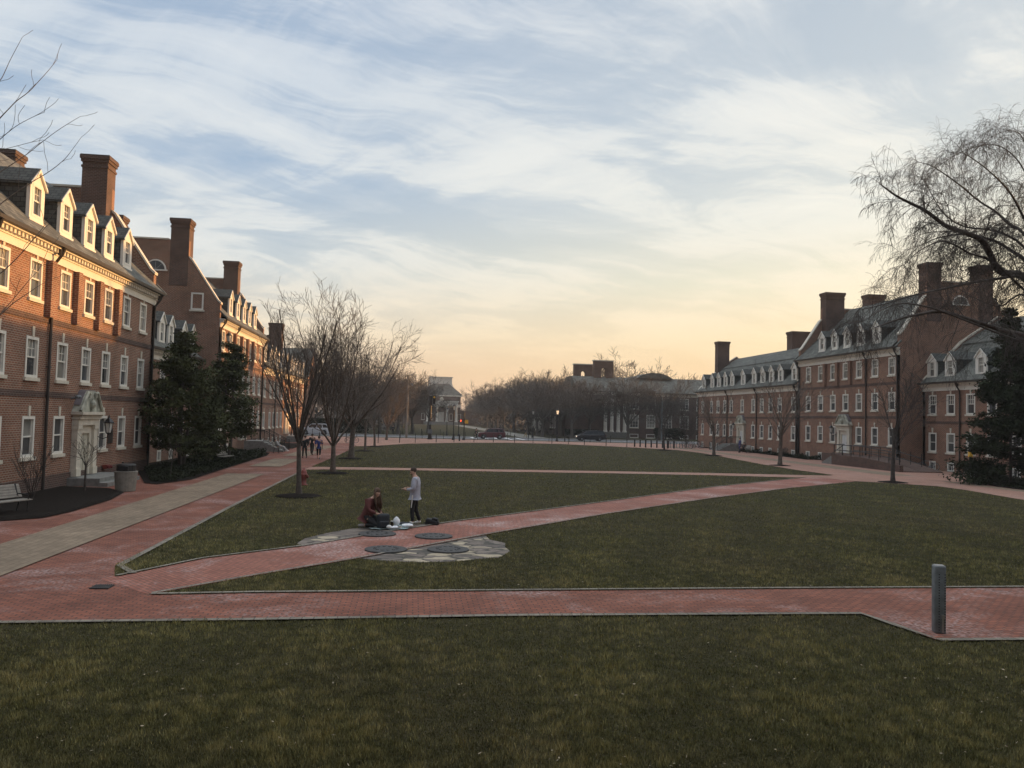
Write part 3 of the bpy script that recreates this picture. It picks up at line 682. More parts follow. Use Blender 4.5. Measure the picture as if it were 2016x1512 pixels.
cvm = cv.mesh('round_cover', 'iron')
for (x, y), lb in zip(((-.95, 24.05), (.72, 23.65), (-.6, 21.3), (1.05, 21.35)), ('iron cover on the flagstones nearest the kneeling person', 'iron cover in the middle of the brick path near the standing person', 'iron cover half on the brick path at its near edge', 'dark iron cover on the flagstones nearest the viewer')):
    tag(put('round_cover', cvm, None, (x, y, .004 if y > 24 or x > 1 else .006), R(y*40)), 'round ' + lb, 'manhole cover', 'round covers around the flagstones')
d = MB(); d.box(-.3, .3, -.24, -.2, 0, .02); d.box(-.3, .3, .2, .24, 0, .02); d.box(-.3, .3, -.2, .2, -.0, .004)
for i in range(9): d.box(-.29+i*.068, -.26+i*.068, -.2, .2, .004, .02)
o = d.build('drain_grate', 'iron'); o.scale = (.6, .7, 1.); o.location = (-6.05, 16.75, .012); tag(o, 'slotted iron drain grate set in the brick path junction', 'drain')
# beds
P_BED1 = [(-15.4, 25.4), (-12.7, 25.9), (-11.6, 26.9), (-11.4, 28.6), (-11.5, 32.3), (-12.0, 35.2), (-13.2, 36.9), (-15.4, 37.4)]
P_BED2 = [(-15.36, 47.), (-12.6, 39.6), (-11.9, 39.2), (-11.1, 42), (-11.3, 49.5), (-11.5, 60), (-11.6, 66), (-12.2, 70.5), (-15.36, 71), (-15.36, 64.5), (-16.96, 64.4), (-16.96, 48.9), (-15.36, 48.8)]
P_BED3 = [(-15.36, 76.8), (-12.2, 77), (-11.6, 80), (-11.5, 92), (-15.36, 94)]
def bed(pts):
    b = MB(); c = Vector((sum(p[0] for p in pts)/len(pts), sum(p[1] for p in pts)/len(pts)))
    inn = [tuple(c+(Vector(p)-c)*.9) for p in pts]; n = len(pts)
    for i in range(n):
        j = (i+1) % n; b.poly([(*pts[i], .03), (*pts[j], .03), (*inn[j], .10), (*inn[i], .10)])
    b.poly([(x, y, .10) for x, y in inn]); b.build('planting_bed', 'mulch')['kind'] = 'structure'
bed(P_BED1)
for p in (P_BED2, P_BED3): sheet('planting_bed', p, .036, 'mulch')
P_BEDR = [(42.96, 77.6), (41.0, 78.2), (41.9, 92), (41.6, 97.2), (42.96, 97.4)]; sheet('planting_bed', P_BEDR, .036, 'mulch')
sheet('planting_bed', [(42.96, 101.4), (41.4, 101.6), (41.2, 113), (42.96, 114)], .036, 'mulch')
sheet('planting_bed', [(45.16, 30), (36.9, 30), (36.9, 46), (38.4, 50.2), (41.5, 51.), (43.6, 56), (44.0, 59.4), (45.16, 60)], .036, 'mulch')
ring = MB(); ring.lathe([(1.0, .0), (.9, .04), (.35, .10), (.05, .11)], 18); ringm = ring.mesh('mulch_ring', 'mulch', True)
TL = [(-4.75, 34.8), (-4.65, 48.2), (-4.8, 64.), (-4.5, 77.5), (-4.1, 88.5), (-3.6, 112.)]
TR = [(31.4, 48.4), (32.1, 65.9), (33.0, 83.5), (31.3, 95.5)]
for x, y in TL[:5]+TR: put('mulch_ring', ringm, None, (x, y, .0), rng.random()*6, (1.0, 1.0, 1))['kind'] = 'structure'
# road
sheet('road', [(-400, 124), (400, 124), (400, 139), (-400, 139)], .004, 'asphalt')
k = MB(); k.box(-400, 400, 123.6, 123.998, 0, .13); k.box(-400, 400, 139.002, 139.4, 0, .13); k.build('kerb', 'kerb')['kind'] = 'structure'
sheet('road_sidewalk', [(-400, 139.6), (400, 139.6), (400, 142), (-400, 142)], .03, 'conc')
mk = MB()
mk.box(-400, 400, 131.4, 131.55, .004, .010); mk.box(-400, 400, 131.75, 131.9, .004, .010)
for x in (10, 12, 14, 16, 18): mk.box(x, x+.5, 124.4, 131., .004, .009); mk.box(x, x+.5, 132.2, 138.6, .004, .009)
mk.build('road_marking', 'paint')['kind'] = 'structure'
sheet('campus_walk', [(20, 142.2), (25, 142.2), (21, 318), (16, 318)], .014, 'conc')
# ------------------------------------------------------------------ grass blades
def inpoly(x, y, poly):
    inside = np.zeros(len(x), bool); n = len(poly); j = n-1
    for i in range(n):
        xi, yi = poly[i]; xj, yj = poly[j]
        c = ((yi > y) != (yj > y)) & (x < (xj-xi)*(y-yi)/(yj-yi+1e-12)+xi); inside ^= c; j = i
    return inside
def grass(n, ymin, ymax, h, w, seed):
    g = np.random.default_rng(seed)
    u = g.random(n); y = 1/(1/ymin + u*(1/ymax-1/ymin))
    x = (g.random(n)*2-1); x = np.where(x < 0, x*(y*.66+3.), x*(y*.98+3.))
    ok = np.ones(n, bool)
    for p in LAWNOUT: ok &= ~inpoly(x, y, p)
    for tx, ty in TL+TR: ok &= (x-tx)**2+(y-ty)**2 > .95
    x, y = x[ok], y[ok]; m = len(x)
    cl = np.sin(x*7.3+np.sin(y*5.7)*1.9)*np.sin(y*6.9+np.sin(x*4.9)*2.1)+.6*np.sin(x*1.3+y*.7)*np.sin(y*1.1-x*.4)
    sc = (.62+.5*g.random(m))*(1+.42*cl)
    hh = h*sc*(1+.006*y); ww = w*(.7+.6*g.random(m))*(1+y*.04)
    a = g.random(m)*2*np.pi; la = g.random(m)*2*np.pi; lean = hh*(.08+.55*g.random(m))
    dx, dy = np.cos(a)*ww/2, np.sin(a)*ww/2
    V = np.empty((m, 3, 3), np.float32)
    V[:, 0] = np.stack([x-dx, y-dy, np.full(m, -.004)], 1); V[:, 1] = np.stack([x+dx, y+dy, np.full(m, -.004)], 1)
    V[:, 2] = np.stack([x+np.cos(la)*lean, y+np.sin(la)*lean, hh], 1)
    t = np.clip(.42+.33*cl+.17*g.standard_normal(m), 0, .85); dry = g.random(m) < .025; t = np.where(dry, 1., t)
    return V.reshape(-1, 3), np.repeat(t, 3)
Vs, Ts = [], []
for a in ((460000, 7.0, 15., .046, .009, 1), (430000, 15., 34., .046, .0105, 2), (200000, 34., 66., .042, .012, 3), (90000, 66., 118., .034, .016, 4)):
    v, t = grass(*a); Vs.append(v); Ts.append(t)
V = np.concatenate(Vs); F = np.arange(len(V), dtype=np.int32).reshape(-1, 3)
o = bpy.data.objects.new('grass', np_mesh('grass', V, F, 'blade', attr=np.concatenate(Ts))); COL.objects.link(o)
tag(o, 'short worn winter grass of the green', 'grass', kind='stuff')
def quads(c, s, g, flat=.0, droop=None):
    """random leaf quads at centres c (n,3), sizes s"""
    n = len(c); d = g.standard_normal((n, 3)); d[:, 2] *= (1-flat); d /= np.linalg.norm(d, axis=1)[:, None]+1e-9
    e = g.standard_normal((n, 3)); e -= (e*d).sum(1)[:, None]*d; e[:, 2] *= (1-flat); e /= np.linalg.norm(e, axis=1)[:, None]+1e-9
    s = s[:, None]
    V = np.stack([c-d*s, c-e*s*.45, c+d*s, c+e*s*.45], 1).reshape(-1, 3)
    return V, np.arange(4*n, dtype=np.int32).reshape(-1, 4)
n = 1300; y = 1/(1/7.2+nr.random(n)*(1/40-1/7.2)); x = (nr.random(n)*2-1); x = np.where(x < 0, x*(y*.66+3), x*(y*.98+3)); ok = np.ones(n, bool)
for p in LAWNOUT[:5]: ok &= ~inpoly(x, y, p)
c = np.stack([x, y, np.full(n, .04)], 1)[ok]; V, F = quads(c, .010+.022*nr.random(len(c))**2, nr, .6)
o = bpy.data.objects.new('fallen_leaves', np_mesh('fallen_leaves', V, F, 'litter')); COL.objects.link(o); tag(o, 'dry leaf scraps scattered over the grass', 'leaves', kind='stuff')
WILLOW = [
 (0.200, [(18.58, 22.00, 8.47), (17.69, 21.73, 8.34), (17.15, 21.45, 8.51), (16.80, 21.18, 8.79), (16.41, 20.91, 9.05), (16.00, 20.64, 9.13), (15.18, 20.36, 9.22), (14.59, 20.09, 9.23), (13.82, 19.82, 9.56), (13.15, 19.55, 9.67), (12.56, 19.27, 9.74), (11.97, 19.00, 9.92)]),
 (0.110, [(19.42, 23.00, 9.19), (19.13, 23.14, 9.41), (18.74, 23.29, 9.74), (18.33, 23.43, 9.90), (17.88, 23.57, 10.01), (17.35, 23.71, 9.98), (16.91, 23.86, 9.87), (16.56, 24.00, 9.68)]),
 (0.085, [(20.27, 24.00, 9.89), (19.74, 24.25, 10.29), (19.36, 24.50, 10.48), (18.58, 24.75, 10.55), (18.04, 25.00, 11.04), (17.85, 25.25, 11.67), (17.72, 25.50, 12.28)]),
 (0.090, [(19.43, 23.00, 10.08), (19.37, 23.57, 10.38), (19.43, 24.14, 10.96), (19.16, 24.71, 11.48), (18.98, 25.29, 12.15), (18.65, 25.86, 12.81), (18.54, 26.43, 13.28), (18.41, 27.00, 13.57)]),
 (0.070, [(17.74, 21.00, 9.85), (17.08, 20.60, 10.34), (16.45, 20.20, 10.55), (15.78, 19.80, 10.71), (14.98, 19.40, 10.90), (14.26, 19.00, 10.95)]),
 (0.090, [(18.58, 22.00, 8.44), (17.13, 21.29, 8.10), (15.75, 20.57, 7.81), (14.43, 19.86, 7.46), (13.36, 19.14, 7.20), (12.33, 18.43, 6.92), (11.22, 17.71, 6.57), (10.17, 17.00, 6.30)]),
 (0.140, [(16.89, 20.00, 6.29), (15.98, 19.50, 6.28), (15.01, 19.00, 6.36), (13.89, 18.50, 6.47), (12.90, 18.00, 6.55), (12.04, 17.50, 6.35), (11.10, 17.00, 6.12), (10.26, 16.50, 5.84)]),
 (0.060, [(19.42, 23.00, 8.08), (19.34, 23.40, 7.94), (19.26, 23.80, 7.67), (18.99, 24.20, 7.87), (18.72, 24.60, 8.19), (18.49, 25.00, 8.35)]),
 (0.060, [(16.69, 21.00, 8.65), (15.82, 20.67, 8.62), (15.06, 20.33, 8.79), (14.43, 20.00, 8.83), (13.76, 19.67, 8.58), (13.16, 19.33, 8.27), (12.62, 19.00, 7.86)]),
 (0.045, [(21.12, 25.00, 12.89), (20.77, 25.20, 13.48), (20.44, 25.40, 13.80), (19.91, 25.60, 13.83), (19.26, 25.80, 13.58), (18.62, 26.00, 13.13)]),
 (0.040, [(20.28, 24.00, 13.57), (19.33, 23.33, 13.52), (18.24, 22.67, 13.08), (17.19, 22.00, 12.48)]),
 (0.045, [(12.54, 17.50, 6.47), (11.75, 17.12, 6.51), (10.99, 16.75, 6.47), (10.26, 16.38, 6.20), (9.67, 16.00, 5.90)]),
]
TWIGS = [
 (0.014, [(-6.17, 11.50, 7.53), (-5.80, 11.50, 8.05), (-5.73, 11.50, 8.24), (-5.69, 11.50, 8.36), (-5.55, 11.50, 8.69)]),
 (0.020, [(-5.87, 11.00, 6.89), (-5.58, 11.11, 7.41), (-5.53, 11.23, 7.59), (-5.50, 11.34, 7.74), (-5.40, 11.46, 7.92), (-5.36, 11.57, 8.09), (-5.27, 11.69, 8.33), (-5.21, 11.80, 8.55)]),
 (0.014, [(-5.97, 11.20, 6.74), (-5.57, 11.12, 7.13), (-5.44, 11.04, 7.20), (-5.29, 10.96, 7.28), (-5.06, 10.88, 7.38), (-4.89, 10.80, 7.42)]),
 (0.018, [(-5.91, 11.00, 6.31), (-5.54, 11.10, 6.68), (-5.28, 11.20, 6.95), (-5.15, 11.30, 7.16), (-4.96, 11.40, 7.41), (-4.74, 11.50, 7.64)]),
 (0.017, [(-5.77, 10.80, 5.71), (-5.40, 10.87, 6.21), (-5.08, 10.93, 6.51), (-4.86, 11.00, 6.71), (-4.74, 11.07, 6.88), (-4.70, 11.13, 6.99), (-4.58, 11.20, 7.26)]),
 (0.010, [(-6.02, 11.40, 6.94), (-5.68, 11.35, 7.05), (-5.46, 11.30, 7.10), (-5.26, 11.25, 7.15), (-5.07, 11.20, 7.18)]),
 (0.022, [(-5.79, 10.80, 4.92), (-5.34, 10.83, 5.28), (-5.30, 10.87, 5.34), (-5.13, 10.90, 5.56), (-4.99, 10.93, 5.79), (-4.90, 10.97, 5.95), (-4.87, 11.00, 6.06)]),
 (0.020, [(-5.65, 10.60, 4.19), (-5.22, 10.64, 4.72), (-5.09, 10.68, 4.89), (-4.96, 10.72, 5.01), (-4.84, 10.76, 5.13), (-4.72, 10.80, 5.23)]),
 (0.014, [(-5.42, 10.60, 4.46), (-5.18, 10.66, 4.80), (-5.06, 10.72, 5.01), (-4.96, 10.78, 5.21), (-4.86, 10.84, 5.37), (-4.81, 10.90, 5.62)]),
]
# ------------------------------------------------------------------ trees
def tubes_np(lines, k_of):
    """lines: list of (pts (n,3), radii (n)) -> V,F quads"""
    Vs, Fs, off = [], [], 0
    by = {}
    for p, r in lines: by.setdefault((len(p), k_of(r[0])), []).append((p, r))
    for (n, k), L in by.items():
        P = np.array([a for a, _ in L]); Rr = np.array([b for _, b in L])
        D = np.empty_like(P); D[:, 1:-1] = P[:, 2:]-P[:, :-2]; D[:, 0] = P[:, 1]-P[:, 0]; D[:, -1] = P[:, -1]-P[:, -2]
        D /= np.linalg.norm(D, axis=2)[:, :, None]+1e-9
        ref = np.where(np.abs(D[:, :1, 2:3]) > .9, np.array([1., 0, 0]), np.array([0, 0, 1.]))
        U = ref-(ref*D).sum(2)[:, :, None]*D; U /= np.linalg.norm(U, axis=2)[:, :, None]+1e-9
        W = np.cross(D, U)
        t = 2*np.pi*np.arange(k)/k
        V = P[:, :, None]+(U[:, :, None]*np.cos(t)[None, None, :, None]+W[:, :, None]*np.sin(t)[None, None, :, None])*Rr[:, :, None, None]
        m = len(L); idx = np.arange(m*n*k).reshape(m, n, k)
        a = idx[:, :-1, :]; b = np.roll(idx, -1, 2)[:, :-1, :]; c = np.roll(idx, -1, 2)[:, 1:, :]; d = idx[:, 1:, :]
        Fs.append(np.stack([a, b, c, d], -1).reshape(-1, 4)+off); Vs.append(V.reshape(-1, 3)); off += m*n*k
    return np.concatenate(Vs), np.concatenate(Fs)
def kof(r): return 8 if r > .09 else (5 if r > .03 else 3)
def perp(d, r):
    v = Vector((r.gauss(0, 1), r.gauss(0, 1), r.gauss(0, 1))); v -= d*v.dot(d); return v.normalized()
def grow(out, p, d, ln, r, lev, P, rg):
    nseg = P['seg'][lev]; pts = [p.copy()]; rad = [r]; tr = P['trop'][lev]; wob = P['wob'][lev]
    for i in range(nseg):
        d = (d + Vector((rg.gauss(0, wob), rg.gauss(0, wob), rg.gauss(0, wob)*.7)) + Vector((0, 0, tr))).normalized()
        p = p + d*(ln/nseg); pts.append(p.copy()); rad.append(max(P['rmin'], r*(1-(1-(P['tap'] if lev else P.get('tap0', .72)))*(i+1)/nseg)))
    out[min(lev, 1)].append((np.array([tuple(q) for q in pts]), np.array(rad)))
    if lev+1 >= len(P['n']): return
    nc = P['n'][lev+1]; nc = max(1, int(nc*(.7+.6*rg.random())*(min(1., ln/P['ref'][lev]) if lev > 0 else 1)+.5))
    for j in range(nc):
        t = P['t0'][lev+1]+(1-P['t0'][lev+1])*(j+rg.random())/nc; t = min(t, .995)
        f = t*nseg; i = int(f); q = pts[i].lerp(pts[min(i+1, nseg)], f-i); dd = (pts[min(i+1, nseg)]-pts[i]).normalized()
        ang = R(P['ang'][lev+1]*(.65+.7*rg.random())); nd = (dd*math.cos(ang)+perp(dd, rg)*math.sin(ang)).normalized()
        l2 = P['len'][lev+1]*(.6+.7*rg.random())*(1.15-.55*t if lev > 0 else 1.); r2 = max(P['rmin'], (rad[i])*P['rr'][lev+1]*(.7+.4*rg.random()))
        grow(out, q, nd, l2, r2, lev+1, P, rg)
def tree_meshes(seed, P, bark='bark', nm='crown'):
    rg = random.Random(seed); out = [[], []]
    grow(out, Vector((0, 0, -.05)), Vector((rg.gauss(0, .02), rg.gauss(0, .02), 1)).normalized(), P['len'][0], P['r0'], 0, P, rg)
    # root flare
    pt, rr = out[0][0]; rr[0] *= 1.35
    Vt, Ft = tubes_np(out[0], kof); Vc, Fc = tubes_np(out[1], kof)
    return np_mesh('trunk', Vt, Ft, bark, True), np_mesh(nm, Vc, Fc, bark, True), float(np.percentile(Vc[:, 2], 99.3))
def plant(name, label, cat, meshes, loc, rz=0., sc=1., group=None, scz=None):
    t = thing(name, label, cat, loc, rz, group); t.scale = (sc, sc, scz or sc)
    put('trunk', meshes[0], t); put('crown', meshes[1], t); return t
VASE = dict(n=[1, 15, 6, 4, 3], len=[3.0, 5.7, 2.2, 1.0, .55], r0=.135, rr=[1, .52, .5, .55, .6], ang=[0, 25, 24, 26, 30], t0=[0, .84, .22, .2, .2], trop=[.02, .05, .04, .03, .02], wob=[.02, .03, .05, .08, .1], seg=[4, 9, 6, 4, 3], ref=[1, 5, 2, 1], tap=.42, rmin=.008)
ROUND = dict(n=[1, 11, 8, 6, 4], len=[2.4, 6.0, 2.9, 1.4, .75], r0=.20, rr=[1, .48, .52, .52, .6], ang=[0, 40, 36, 36, 38], t0=[0, .72, .2, .18, .15], trop=[.02, .05, .03, .02, .02], wob=[.02, .05, .07, .1, .13], seg=[4, 9, 6, 4, 3], ref=[1, 5, 2, 1], tap=.32, rmin=.009)
SLIM = dict(n=[1, 12, 6, 5], len=[2.6, 2.9, 1.2, .6], r0=.10, rr=[1, .34, .5, .55], ang=[0, 30, 32, 36], t0=[0, .55, .2, .2], trop=[.0, .05, .04, .03], wob=[.02, .06, .1, .13], seg=[7, 6, 4, 3], ref=[1, 3, 1], tap=.25, rmin=.008)
FAR = dict(n=[1, 9, 8, 6, 5], len=[3.2, 5.0, 3.0, 1.7, .9], r0=.26, rr=[1, .46, .5, .5, .6], ang=[0, 40, 40, 40, 40], t0=[0, .6, .2, .15, .15], trop=[.02, .06, .04, .03, .02], wob=[.03, .09, .12, .15, .18], seg=[4, 6, 4, 3, 2], ref=[1, 4, 2, 1], tap=.3, rmin=.020)
GL = 'row of bare trees along the left edge of the green'; GR = 'row of young bare trees along the right edge of the green'
t1 = tree_meshes(3, VASE, 'bark1')
plant('bare_tree', 'nearest bare vase-shaped tree on the left of the lawn, before the red hydrant', 'tree', t1, (*TL[0], 0), R(20), 8.6/t1[2], GL)
P2 = dict(ROUND); P2['r0'] = .17; P2['len'] = [2.0, 6.6, 2.9, 1.4, .7]; P2['ang'] = [0, 30, 30, 32, 34]
t2 = tree_meshes(21, P2, 'bark')
plant('bare_tree', 'second bare tree of the left row, upright crown, standing beside the cross path', 'tree', t2, (*TL[1], 0), R(80), 10.6/t2[2], GL)
P3 = dict(ROUND); P3['r0'] = .26; P3['ang'] = [0, 40, 33, 34, 36]; P3['len'] = [2.8, 6.6, 3.2, 1.6, .8]; P3['n'] = [1, 12, 9, 6, 4]
t3 = tree_meshes(33, P3, 'bark')
plant('bare_tree', 'third bare tree of the left row, widest crown reaching right over the lawn', 'tree', t3, (*TL[2], 0), R(140), 9.0/t3[2], GL, 11.2/t3[2])
t4 = tree_meshes(45, dict(SLIM, len=[2.4, 3.2, 1.5, .8], n=[1, 12, 7, 6]), 'bark')
plant('bare_tree', 'fourth, small bare tree of the left row with a thin trunk', 'tree', t4, (*TL[3], 0), R(10), 7.6/t4[2], GL)
plant('bare_tree', 'fifth and farthest small bare tree of the left row by the fence posts', 'tree', t4, (*TL[4], 0), R(130), 7.8/t4[2], GL)
plant('bare_tree', 'bare tree just past the fence posts left of the tall pale pole', 'tree', tree_meshes(46, P2, 'bark'), (*TL[5], 0), R(90), 1., 'bare trees beyond the fence')
s1 = tree_meshes(51, SLIM, 'barkw'); s2 = tree_meshes(52, dict(SLIM, ang=[0, 36, 34, 36], r0=.13), 'bark')
plant('young_tree', 'young bare tree with a slim dark trunk nearest on the right side of the lawn', 'tree', s1, (*TR[0], 0), R(0), 8.4/s1[2], GR)
plant('young_tree', 'young bare upright tree in front of the long right wing, second of its row', 'tree', s2, (*TR[1], 0), R(40), 9./s2[2], GR)
plant('young_tree', 'young bare tree before the door stairs of the long right wing, third of its row', 'tree', s2, (*TR[2], 0), R(170), 8.2/s2[2], GR)
plant('young_tree', 'thin bare sapling at the far right corner of the lawn, last of its row', 'tree', s1, (*TR[3], 0), R(100), 7.4/s1[2], GR)
plant('young_tree', 'dark multi-stemmed bare tree beside the bicycle rack at the far right corner', 'tree', tree_meshes(58, dict(SLIM, len=[.5, 4.2, 1.6, .8], n=[1, 14, 8, 6], ang=[0, 22, 34, 36]), 'barkw'), (38.6, 108., 0), 0, 1.15)
topi = tree_meshes(61, dict(SLIM, n=[1, 12, 7, 5], len=[1.05, .95, .55, .3], r0=.045, ang=[0, 45, 40, 40], t0=[0, .85, .25, .2], rmin=.005), 'barkw')
plant('ornamental_tree', 'small bare ornamental tree with a round twiggy head before the stone doorway', 'tree', topi, (-13.5, 35.0, .08), 0, 2.35/topi[2])
plant('sapling', 'thin bare sapling in the planting bed beside the dark evergreens', 'tree', tree_meshes(62, dict(SLIM, n=[1, 9, 4, 3], len=[1.5, .9, .4, .25], r0=.03, rmin=.005), 'barkw'), (-11.9, 41.2, .03), 0, .95)
def shrub(seed, n, h, spread, m='barkw', r=.014):
    rg = random.Random(seed); L = []
    for i in range(n):
        a = rg.random()*6.28; s = spread*(.3+.7*rg.random()); hh = h*(.6+.5*rg.random()); p = [Vector((0, 0, 0))]
        for k in range(1, 6): t = k/5; p.append(Vector((math.cos(a)*s*t**1.2+rg.gauss(0, .03), math.sin(a)*s*t**1.2+rg.gauss(0, .03), hh*t)))
        L.append((np.array([tuple(q) for q in p]), np.linspace(r, .005, 6)))
        for j in range(5):
            q = p[rg.randint(2, 4)]; e = q+Vector((rg.gauss(0, .22), rg.gauss(0, .22), .25+rg.random()*.25)); L.append((np.array([tuple(q), tuple((q+e)/2+Vector((.02, .02, 0))), tuple(e)]), np.array([.007, .006, .004])))
    V, F = tubes_np(L, kof); return np_mesh('bare_shrub', V, F, m)
o = put('bare_shrub', shrub(5, 14, 2.0, .9), None, (-13.9, 31.3, .08)); tag(o, 'thin bare shrub of upright twigs behind the slatted bench', 'shrub')
o = put('bare_shrub', shrub(6, 26, 1.0, .9), None, (41.9, 85.2, .03)); tag(o, 'low reddish bare shrub against the right wing by its drainpipe', 'shrub')
# evergreens: trunk, boughs and many small leaf faces
def evergreen(seed, h, Rm, nb, nl, ls, prof, m, base=.6, clump=.34, stems=1, flat=.3, bark='barkw', droop=.0):
    g = np.random.default_rng(seed); L = []; C = []; Sz = []
    for s in range(stems):
        a = s*2.4; sp = 0 if stems == 1 else .35
        L.append((np.array([(math.cos(a)*sp*.3, math.sin(a)*sp*.3, -.05), (math.cos(a)*sp, math.sin(a)*sp, h*.35), (math.cos(a)*sp*.6, math.sin(a)*sp*.6, h*.97)]), np.array([.11, .075, .015])))
    for i in range(nb):
        t = g.random()**.85; z = base+(h-base)*t; rad = Rm*prof(t)*(.62+.5*g.random()); a = g.random()*2*np.pi
        d = np.array([math.cos(a), math.sin(a), 0.]); up = .25*rad*g.standard_normal()*.6+(.12-droop)*rad
        p0 = np.array([0, 0, z-.25*rad*.4]); p1 = d*rad+np.array([0, 0, z+up])
        L.append((np.stack([p0, (p0+p1)/2+np.array([0, 0, .06*rad]), p1]), np.array([.02, .013, .006])))
        k = int(nl*(.35+rad/Rm)); f = .28+.75*g.random(k)**.75
        c = p0+(p1-p0)*f[:, None]; sg = clump*(.35+.65*(1-np.abs(f-.7)))*(.45+.55*rad/Rm)
        c = c+g.standard_normal((k, 3))*np.stack([sg, sg, sg*.45], 1)
        C.append(c); Sz.append(ls*(.6+.8*g.random(k)))
    for k in range(60):
        C.append(np.array([[g.normal(0, .1), g.normal(0, .1), h*(.86+.15*g.random())]])); Sz.append(np.array([ls]))
    V, F = quads(np.concatenate(C), np.concatenate(Sz), g, flat); Vt, Ft = tubes_np(L, kof)
    return np_mesh('trunk', Vt, Ft, bark), np_mesh('crown', V, F, m)
e1 = evergreen(1, 8.0, 2.45, 130, 150, .11, lambda t: min(1., .55+1.5*t)*max(.05, 1-t)**.62*1.2, 'needle', 1.3, .36, 3)
plant('evergreen_tree', 'broad dark evergreen before the low left wing, nearer of the two tall evergreens', 'tree', e1, (-13.4, 48.3, .03), 0, 1., 'dark evergreens by the left halls')
e1b = evergreen(4, 3.7, 1.75, 70, 130, .11, lambda t: (1-.75*t)*1., 'needle', .4, .36, 4)
plant('evergreen_tree', 'low bushy dark evergreen filling the gap between the two taller evergreens', 'tree', e1b, (-13.2, 53.2, .03), 0, 1., 'dark evergreens by the left halls')
e2 = evergreen(2, 8.2, 2.0, 105, 150, .11, lambda t: min(1., .8+.7*t)*max(.04, 1-t)**.5*1.1, 'needle', 1.7, .36, 2)
plant('evergreen_tree', 'narrower dark evergreen in front of the tall left gable, farther of two', 'tree', e2, (-12.9, 57.8, .03), 1., 1., 'dark evergreens by the left halls')
sp = evergreen(3, 11.6, 3.6, 300, 150, .13, lambda t: max(.03, (1-t)**.85), 'needle2', .2, .36, 1, .25, droop=.25)
plant('spruce_tree', 'dense dark conical spruce at the right edge before the near wing', 'tree', sp, (39.2, 47.6, .03), 0, 1.)
def ground_cover(name, label, poly, n, z, s, m, seed):
    g = np.random.default_rng(seed); xs = [p[0] for p in poly]; ys = [p[1] for p in poly]
    x = min(xs)+g.random(n)*(max(xs)-min(xs)); y = min(ys)+g.random(n)*(max(ys)-min(ys)); ok = inpoly(x, y, poly); x, y = x[ok], y[ok]
    zz = z*g.random(len(x))*(.6+.4*np.sin(x*2.1)*np.sin(y*1.7)); V, F = quads(np.stack([x, y, zz+.04], 1), s*(.6+.8*g.random(len(x))), g, .3)
    o = bpy.data.objects.new(name, np_mesh(name, V, F, m)); COL.objects.link(o); tag(o, label, 'ground cover', kind='stuff')
ground_cover('ground_ivy', 'dark ivy covering the planting bed under the left evergreens', [(-15.2, 47.6), (-12.5, 40.2), (-11.5, 40.6), (-11.4, 49), (-11.7, 65.6), (-12.4, 70), (-15.2, 70.6)], 26000, .45, .075, 'ivy', 8)
ground_cover('ground_ivy', 'dark low planting along the foot of the right wing', [(42.8, 77.9), (41.4, 78.4), (42.1, 92), (41.8, 97), (42.8, 97)], 5000, .5, .10, 'ivy', 9)
ground_cover('ground_ivy', 'dark low planting under the spruce at the right', [(45, 30), (37.1, 30), (37.1, 46), (38.6, 50), (41.5, 50.7), (45, 58)], 12000, .3, .09, 'ivy', 10)
def hedge(label, x0, x1, y0, y1, h, seed):
    g = np.random.default_rng(seed); n = int((x1-x0)*(y1-y0)*120+600)
    c = np.stack([x0+g.random(n)*(x1-x0), y0+g.random(n)*(y1-y0), g.random(n)**.6*h], 1); V, F = quads(c, .16+.1*g.random(n), g)
    o = bpy.data.objects.new('hedge', np_mesh('hedge', V, F, 'hedge')); COL.objects.link(o); tag(o, label, 'hedge', 'clipped hedges beyond the road')
hedge('long dark hedge before the brick hall with arched chimney screens', 47.5, 53.5, 150, 152, 2.3, 3); hedge('dark hedge behind the dark minivan', 30, 36.5, 152.5, 154.5, 1.6, 4)
hedge('dark hedge behind the silver vehicle at the left', -30, -8, 144, 146.5, 2.6, 5)
